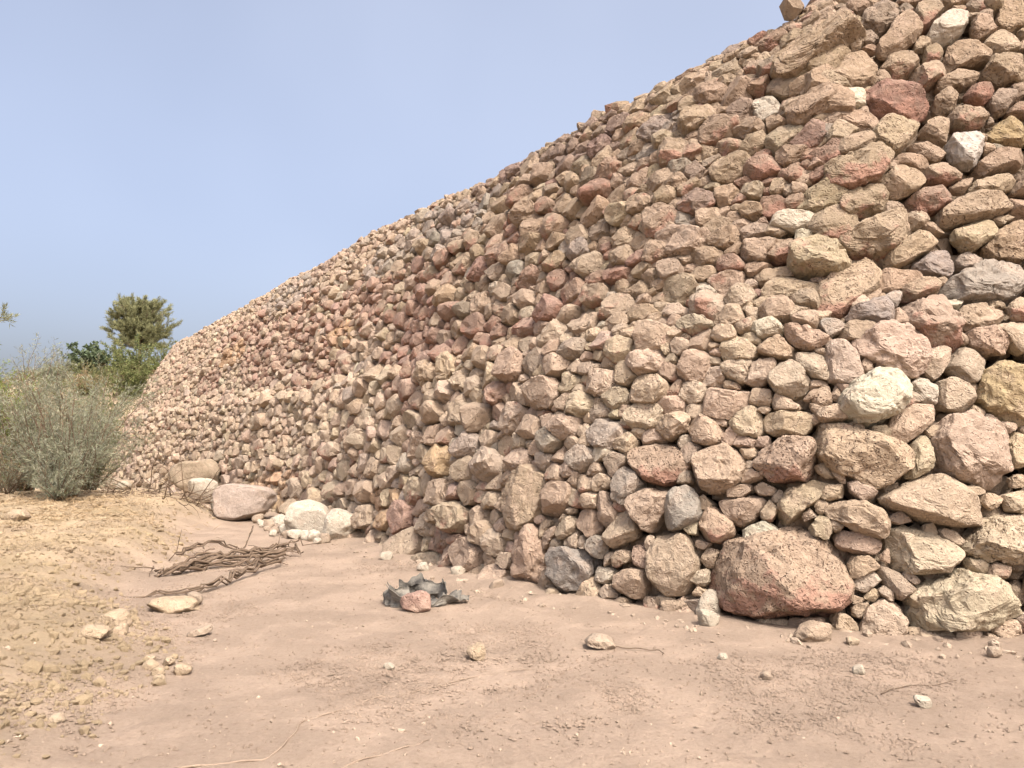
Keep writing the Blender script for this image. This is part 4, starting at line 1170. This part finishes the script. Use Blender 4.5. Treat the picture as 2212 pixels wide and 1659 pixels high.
# ------------------------------------------------------------------ torn black plastic with a pinkish stone on it
def torn_plastic():
    cx, cy = -0.95, 7.65
    z0 = gz(cx, cy)
    root = empty('torn_plastic', (cx, cy, z0))
    root.scale = (0.88, 0.88, 0.88)
    tag(root, 'crumpled torn black plastic bucket remains, dusty and half collapsed on the ground', 'plastic waste')
    def ring(name, a0, a1, n, rx, ry, hfun, lean, seed, m=9):
        r = np.random.default_rng(seed)
        A_ = np.linspace(a0, a1, n); U = np.linspace(0, 1, m)
        AA, UU = np.meshgrid(A_, U, indexing='ij')
        h = hfun(AA)
        nz = vnoise(np.stack([AA * 2.2, UU * 2.5, np.full_like(AA, seed)], -1), seed)
        nz2 = vnoise(np.stack([AA * 6, UU * 5, np.full_like(AA, seed + 3.)], -1), seed + 1)
        rr = 1 + 0.22 * nz + 0.05 * nz2 + lean * UU
        X = rx * rr * np.cos(AA); Y = ry * rr * np.sin(AA)
        Z = h * UU * (1 + 0.22 * nz2) + 0.02 * nz
        Z = np.maximum(Z, -0.02)
        V = np.stack([X, Y, Z], -1).reshape(-1, 3)
        idx = np.arange(n * m).reshape(n, m)
        F_ = np.stack([idx[:-1, :-1], idx[1:, :-1], idx[1:, 1:], idx[:-1, 1:]], -1).reshape(-1, 4)
        o = mesh_obj(name, V, F_, M_SACK, root, smooth=False)
        so = o.modifiers.new('thickness', 'SOLIDIFY'); so.thickness = 0.005
        return o
    ring('side_wall', 1.9, 4.55, 40, 0.32, 0.30, lambda a: 0.17 + 0.05 * np.sin(a * 2.3), 0.10, 2)
    ring('back_wall', 0.2, 2.2, 36, 0.33, 0.34, lambda a: 0.20 + 0.04 * np.sin(a * 5), 0.02, 5)
    ring('flap', 5.2, 6.7, 26, 0.36, 0.26, lambda a: 0.09 + 0.05 * np.sin(a * 7), 0.35, 7)
    # crumpled bottom sheet
    n = 22
    g = np.linspace(-1, 1, n); GX, GY = np.meshgrid(g, g)
    rr = np.hypot(GX, GY)
    sc = 1 / np.maximum(1, rr / (0.85 + 0.2 * vnoise(np.stack([np.arctan2(GY, GX) * 2, rr * 0, rr * 0], -1), 9)))
    Z = 0.045 * np.abs(vnoise(np.stack([GX * 3, GY * 3, GX * 0], -1), 11)) + 0.012
    V = np.stack([GX * sc * 0.36, GY * sc * 0.33, Z], -1).reshape(-1, 3)
    idx = np.arange(n * n).reshape(n, n)
    F_ = np.stack([idx[:-1, :-1], idx[:-1, 1:], idx[1:, 1:], idx[1:, :-1]], -1).reshape(-1, 4)
    mesh_obj('bottom_sheet', V, F_, M_SACK, root, smooth=False)
    # shredded strip to the right
    t_ = np.linspace(0, 1, 18); w_ = np.linspace(-1, 1, 5)
    TT_, WW = np.meshgrid(t_, w_, indexing='ij')
    X = 0.30 + 0.30 * TT_; Y = -0.02 + 0.10 * WW * (1 - 0.6 * TT_) + 0.03 * np.sin(TT_ * 9)
    Z = 0.03 + 0.06 * np.abs(vnoise(np.stack([TT_ * 5, WW * 2, TT_ * 0], -1), 17)) + 0.03 * np.abs(WW) * (1 - TT_)
    idx = np.arange(18 * 5).reshape(18, 5)
    F_ = np.stack([idx[:-1, :-1], idx[1:, :-1], idx[1:, 1:], idx[:-1, 1:]], -1).reshape(-1, 4)
    o = mesh_obj('torn_strip', np.stack([X, Y, Z], -1).reshape(-1, 3), F_, M_SACK, root, smooth=False)
    so = o.modifiers.new('thickness', 'SOLIDIFY'); so.thickness = 0.006
torn_plastic()
PALETTE['q'] = (0.31, 0.205, 0.165)
loose_stone(-0.90, 7.27, 0.29, 0.21, 0.22, 'q', 'pinkish red stone leaning on the front of the torn black plastic', sub=4, yaw=0.1)

# ------------------------------------------------------------------ plants
def blade_mesh(base, dirn, length, width, col, r, fold=False):
    """thin leaf blades: diamond of two triangles each"""
    n = len(base)
    side = np.cross(dirn, r.normal(size=(n, 3))); side /= np.linalg.norm(side, axis=1, keepdims=True) + 1e-9
    mid = base + dirn * (length * 0.45)[:, None]
    tip = base + dirn * length[:, None] + np.array([0, 0, -1])[None] * (length * 0.08)[:, None]
    V = np.stack([base, mid + side * width[:, None] / 2, tip, mid - side * width[:, None] / 2], 1).reshape(-1, 3)
    i = np.arange(n)[:, None] * 4
    F_ = (np.array([[0, 1, 2, 3]]) + i)
    C_ = np.repeat(np.hstack([col, np.ones((n, 1))]), 4, 0)
    return V, F_, C_

def shrub(name, label, x, y, hgt, rad, n_stems, n_leaf, leaf, cols_, cat='shrub', upright=0.7, seed=1, z=None, group=None, inner=0.03, mat=None, top=1.0):
    r = np.random.default_rng(seed)
    z = gz(x, y) if z is None else z
    root = empty(name, (x, y, z)); tag(root, label, cat, group)
    tubes, BP, BD, BL, BU = [], [], [], [], []
    for k in range(n_stems):
        a = r.uniform(0, 6.283); lean = r.random() ** 0.6 * rad / hgt * 1.25
        d0 = np.array([math.cos(a) * lean, math.sin(a) * lean, 1.0])
        ln = hgt * r.uniform(0.38, 1.06) * math.sqrt(1 + lean * lean * 0.6) * (1 - 0.25 * (lean / (rad / hgt + 1e-6)) ** 2)
        p0 = np.array([math.cos(a), math.sin(a), 0]) * rad * 0.16 * r.random()
        w = wander(p0, d0, ln, 9, 0.28, -0.1 * upright, r)
        tubes.append(tube_arrays(w, np.linspace(0.020, 0.004, len(w)) * (hgt / 2.4) ** 0.5, 4))
        twigs = [w]
        for q in range(5):
            j = r.integers(1, len(w))
            tw = wander(w[j], (w[min(j, len(w) - 1)] - w[j - 1]) / np.linalg.norm(w[j] - w[j - 1]) + r.normal(0, 0.55, 3), hgt * r.uniform(0.14, 0.30), 5, 0.3, 0.0, r)
            twigs.append(tw)
            tubes.append(tube_arrays(tw, np.linspace(0.006, 0.002, len(tw)), 3))
        per = max(1, n_leaf // n_stems)
        for q in range(per):
            tw = twigs[r.integers(0, len(twigs))]
            u = r.random() ** 0.8 * (len(tw) - 1.001)
            if tw is w: u = max(u, inner * len(tw))
            j = int(min(u, len(tw) - 2)); p = tw[j] + (tw[j + 1] - tw[j]) * (u - j)
            ax = tw[j + 1] - tw[j]; ax /= np.linalg.norm(ax)
            d = ax * upright + r.normal(0, 0.55, 3); d /= np.linalg.norm(d)
            BP.append(p + r.normal(0, 0.012, 3) * hgt); BD.append(d); BL.append(leaf[0] * r.uniform(0.6, 1.35)); BU.append(r.random())
    BP, BD, BL = np.array(BP), np.array(BD), np.array(BL)
    ok = BP[:, 2] > 0.01
    BP, BD, BL = BP[ok], BD[ok], BL[ok]; n = len(BP)
    ca = np.array(cols_); ci = r.integers(0, len(ca), n)
    cl = ca[ci] * 1.45 * r.uniform(0.75, 1.25, (n, 1))
    V, F_, C_ = blade_mesh(BP, BD, BL, BL * leaf[1], cl, r)
    mesh_obj('foliage', V, F_, mat or M_LEAF, root, cols=C_, smooth=False)
    tubes_obj('stems', tubes, M_BARK, root)
    return root

GREY_GREEN = [(0.175, 0.182, 0.118), (0.205, 0.207, 0.145), (0.15, 0.160, 0.105), (0.235, 0.228, 0.165), (0.19, 0.195, 0.15)]
OLIVE = [(0.12, 0.138, 0.05), (0.15, 0.16, 0.062), (0.10, 0.118, 0.042), (0.18, 0.178, 0.08)]
BRIGHT = [(0.12, 0.165, 0.022), (0.155, 0.19, 0.03), (0.095, 0.14, 0.02)]
DARK = [(0.075, 0.098, 0.055), (0.10, 0.122, 0.066), (0.065, 0.085, 0.046)]
BROWN = [(0.23, 0.16, 0.09), (0.27, 0.20, 0.12), (0.19, 0.14, 0.08), (0.16, 0.15, 0.07)]
shrub('wispy_shrub', 'big wispy grey-green shrub standing on the earth bank at the left', -9.2, 15.9, 2.75, 1.45, 54, 21000, (0.095, 0.12), GREY_GREEN, seed=2, upright=0.75)
shrub('wispy_shrub', 'grey-green shrub behind the big one, closer to the wall end', -10.3, 18.6, 3.35, 1.3, 44, 19000, (0.10, 0.12), GREY_GREEN + OLIVE[1:2], seed=3, upright=0.8)
shrub('wispy_shrub', 'pale green upright shrub behind the big wispy one, left of centre', -11.9, 18.8, 3.5, 1.5, 48, 20000, (0.10, 0.12), GREY_GREEN + OLIVE[1:2], seed=4, upright=0.8)
shrub('bright_shrub', 'bright yellow-green shrub cut by the left photo edge', -13.0, 19.3, 3.3, 1.0, 40, 15000, (0.10, 0.17), BRIGHT + OLIVE[1:2], seed=5, upright=0.7)
shrub('low_shrub', 'low grey-green shrub at the foot of the big wispy one', -8.75, 14.9, 1.15, 0.85, 26, 8000, (0.07, 0.14), GREY_GREEN, seed=26)
shrub('low_shrub', 'low dry grey shrub at the left edge before the big one', -10.7, 16.3, 1.2, 0.9, 22, 4500, (0.06, 0.14), GREY_GREEN + BROWN[:2], seed=6)
shrub('broadleaf_bush', 'dark green leafy bush at the top left end of the far bank', -25.2, 45.5, 1.9, 1.35, 26, 4200, (0.22, 0.55), DARK, 'bush', seed=7, upright=0.3)
shrub('hill_bush', 'rounded olive bush under the pine on the far bank', -21.8, 43.5, 2.1, 1.9, 30, 6500, (0.16, 0.3), OLIVE + DARK[:1], 'bush', seed=8, upright=0.4)
shrub('hill_bush', 'olive green bush beside the rounded wall end, on the bank', -20.2, 40.0, 2.4, 1.3, 28, 6000, (0.15, 0.25), OLIVE, 'bush', seed=9, upright=0.5)
shrub('hill_bush', 'tall olive bush just right of the pine foot, against the wall top', -19.6, 43.0, 2.2, 1.5, 26, 5000, (0.15, 0.25), OLIVE, 'bush', seed=10, upright=0.5)
shrub('dry_scrub', 'brown dry scrub on the far bank slope below the olive bush', -22.6, 40.5, 1.25, 1.5, 30, 5200, (0.14, 0.12), BROWN, 'scrub', seed=12, upright=0.5)
shrub('dry_scrub', 'brown dry scrub low beside the wall end', -15.2, 26.6, 1.0, 0.9, 24, 3600, (0.10, 0.10), BROWN, 'scrub', seed=13, upright=0.6)
shrub('hill_bush', 'green bush on the bank behind the pale shrub', -19.0, 35.0, 1.8, 1.5, 26, 5000, (0.13, 0.2), OLIVE + GREY_GREEN[:2], 'bush', seed=14, upright=0.6)
shrub('hill_bush', 'pale green bush on the far bank left of the brown scrub', -25.6, 42.5, 1.5, 1.6, 26, 4500, (0.14, 0.2), GREY_GREEN, 'bush', seed=15, upright=0.6)
shrub('hill_bush', 'distant green bush low on the left skyline', -31.0, 47.0, 1.9, 2.4, 26, 4500, (0.2, 0.2), GREY_GREEN + OLIVE[:1], 'bush', seed=16, upright=0.5)

# low scrub and weeds covering the far bank
def bank_cover():
    r = np.random.default_rng(77)
    n = 80000
    X = r.uniform(-37, -16.8, n); Y = r.uniform(24, 56, n)
    ok = (wall_signed_distance(X, Y) < -0.4) & ((np.abs(Y - 27.0 - 0.06 * (X + 30) - 0.5 * np.sin(X * 0.25)) > 1.5)) & (n2(X, Y, 0.45, 51) + 0.5 * n2(X, Y, 1.3, 52) > -0.7)
    X, Y = X[ok], Y[ok]; n = len(X)
    hh = (0.25 + 0.55 * np.clip(n2(X, Y, 0.6, 53) + 0.4, 0, 1)) * r.random(n)
    Bp = np.stack([X, Y, height(X, Y) + hh], -1)
    d = r.normal(size=(n, 3)); d[:, 2] = np.abs(d[:, 2]) + 0.6; d /= np.linalg.norm(d, axis=1, keepdims=True)
    ln = r.uniform(0.12, 0.34, n)
    dry = np.clip(n2(X, Y, 0.33, 54) * 1.6 + 0.1 + 0.5 * r.normal(size=n), 0, 1)[:, None]
    cl = (np.array((0.15, 0.158, 0.07))[None] * (1 - dry) + np.array((0.27, 0.20, 0.115))[None] * dry) * r.uniform(0.75, 1.25, (n, 1))
    V, F_, C_ = blade_mesh(Bp, d, ln, ln * 0.22, cl, r)
    tag(mesh_obj('scrub_cover', V, F_, M_LEAF, cols=C_, smooth=False), 'low scrub and dry weeds covering the far bank', 'scrub', kind='stuff')
bank_cover()

# pale dead stalk leaning out of the shrubs
st = wander((-11.6, 22.0, 2.0), (0.95, 0.1, -0.22), 0.95, 6, 0.1)
V, F_ = tube_arrays(st, np.linspace(0.016, 0.010, len(st)), 6)
tag(mesh_obj('dead_stalk', V - st[0], [tuple(dict.fromkeys(f.tolist())) for f in F_], M_STRAW, loc=st[0]), 'single pale dead stalk leaning between shrub and wall', 'stick')

# pale rubble spilled round the far end of the wall
for k in range(26):
    x = rng.uniform(-16.2, -13.2); y = 26.5 + (-13.2 - x) * 1.2 + rng.uniform(-0.6, 0.5)
    w = rng.uniform(0.25, 0.55)
    loose_stone(x, y, w, w * 0.7, w * 0.8, rng.choice(['k', 'w', 'y', 't']), 'pale rubble stone spilled at the far left wall end', 'stone', 2, 'rubble at the far wall end', name='rubble_stone')

# straw on the bank
def straw():
    r = np.random.default_rng(21)
    n = 1600
    X = np.concatenate([r.normal(-6.9, 0.7, n // 2), r.normal(-8.6, 1.0, n - n // 2)]); Y = np.concatenate([r.normal(12.2, 0.9, n // 2), r.normal(14.6, 0.7, n - n // 2)])
    Bp = np.stack([X, Y, height(X, Y) + 0.01], -1)
    d = r.normal(size=(n, 3)); d[:, 2] = np.abs(d[:, 2]) * 0.35; d /= np.linalg.norm(d, axis=1, keepdims=True)
    ln = r.uniform(0.06, 0.28, n)
    cl = np.array((0.40, 0.29, 0.17))[None] * r.uniform(0.6, 1.2, (n, 1))
    V, F_, C_ = blade_mesh(Bp, d, ln, np.full(n, 0.009), cl, r)
    tag(mesh_obj('dry_grass', V, F_, M_LEAF, cols=C_, smooth=False), 'dry straw litter on the earth bank below the big shrub', 'dry grass', kind='stuff')
straw()

# ------------------------------------------------------------------ pines
def pine(name, label, x, y, z, hgt, trunk_h, rad, seed, n_br=46, extra=()):
    r = np.random.default_rng(seed)
    root = empty(name, (x, y, z)); tag(root, label, 'tree')
    tr = wander((0, 0, 0), (0.04, 0, 1), hgt * 0.93, 12, 0.10, 0.0, r)
    V, F_ = tube_arrays(tr, np.linspace(0.16, 0.03, len(tr)) * hgt / 5, 8, 0.05)
    mesh_obj('trunk', V, [tuple(dict.fromkeys(f.tolist())) for f in F_], M_BARK, root)
    tubes, tips = [], []
    brs = []
    for k in range(n_br):
        u = (k + r.random()) / n_br
        zz = trunk_h + (hgt * 0.95 - trunk_h) * u
        a = k * 2.4 + r.normal(0, 0.4)
        prof_r = rad * (0.72 + 0.30 * math.sin(math.pi * (0.1 + 0.8 * u))) * (1 - 0.30 * u ** 3)
        ln = prof_r * r.uniform(0.72, 1.12)
        brs.append((np.array([np.interp(zz, tr[:, 2], tr[:, 0]), np.interp(zz, tr[:, 2], tr[:, 1]), zz]), np.array([math.cos(a), math.sin(a), 0.05 + 1.0 * u]), ln))
    for p0, d, ln in extra: brs.append((np.array(p0, float), np.array(d, float), ln))
    for p0, d, ln in brs:
        w = wander(p0, d, ln, 7, 0.25, -0.45, r)
        tubes.append(tube_arrays(w, np.linspace(0.035, 0.010, len(w)) * hgt / 5, 5))
        for q in range(12):
            j = r.integers(2, len(w))
            tw = wander(w[j], (w[j] - w[j - 1]) / np.linalg.norm(w[j] - w[j - 1]) + r.normal(0, 0.6, 3) + (0, 0, 0.25), ln * r.uniform(0.12, 0.30), 4, 0.3, -0.3, r)
            tubes.append(tube_arrays(tw, np.linspace(0.008, 0.004, len(tw)), 3))
            for e in range(1, len(tw)): tips.append((tw[e], tw[e] - tw[e - 1]))
    BP, BD, BL, BC = [], [], [], []
    ctr = np.array([0, 0, (hgt + trunk_h) / 2])
    for p, ax in tips:
        ax = ax / (np.linalg.norm(ax) + 1e-9)
        tone = r.uniform(0.7, 1.3)
        for q in range(18):
            d = ax * 0.75 + r.normal(0, 0.45, 3); d[2] += 0.35; d /= np.linalg.norm(d)
            BP.append(p + r.normal(0, 0.035, 3)); BD.append(d); BL.append(r.uniform(0.12, 0.26)); BC.append(np.array([(0.28, 0.28, 0.15), (0.32, 0.315, 0.165), (0.24, 0.245, 0.13)][r.integers(0, 3)]) * tone)
    V, F_, C_ = blade_mesh(np.array(BP), np.array(BD), np.array(BL), np.array(BL) * 0.12, np.array(BC), r)
    mesh_obj('crown', V, F_, M_NEEDLE, root, cols=C_, smooth=False)
    tubes_obj('branches', tubes, M_BARK, root)
pine('pine_tree', 'round bushy pine on the bank above the far end of the wall', -23.6, 48.0, 5.6, 4.35, 1.9, 1.95, 31, n_br=84)
pine('pine_tree', 'pine at the left photo edge of which only branch tips show', -20.85, 26.0, 0.9, 7.4, 2.2, 2.3, 32, n_br=16,
     extra=[((-0.0, 0, 4.4), (1.0, 0.0, 0.12), 3.15), ((0, 0, 5.2), (1, 0.05, 0.10), 3.05)])
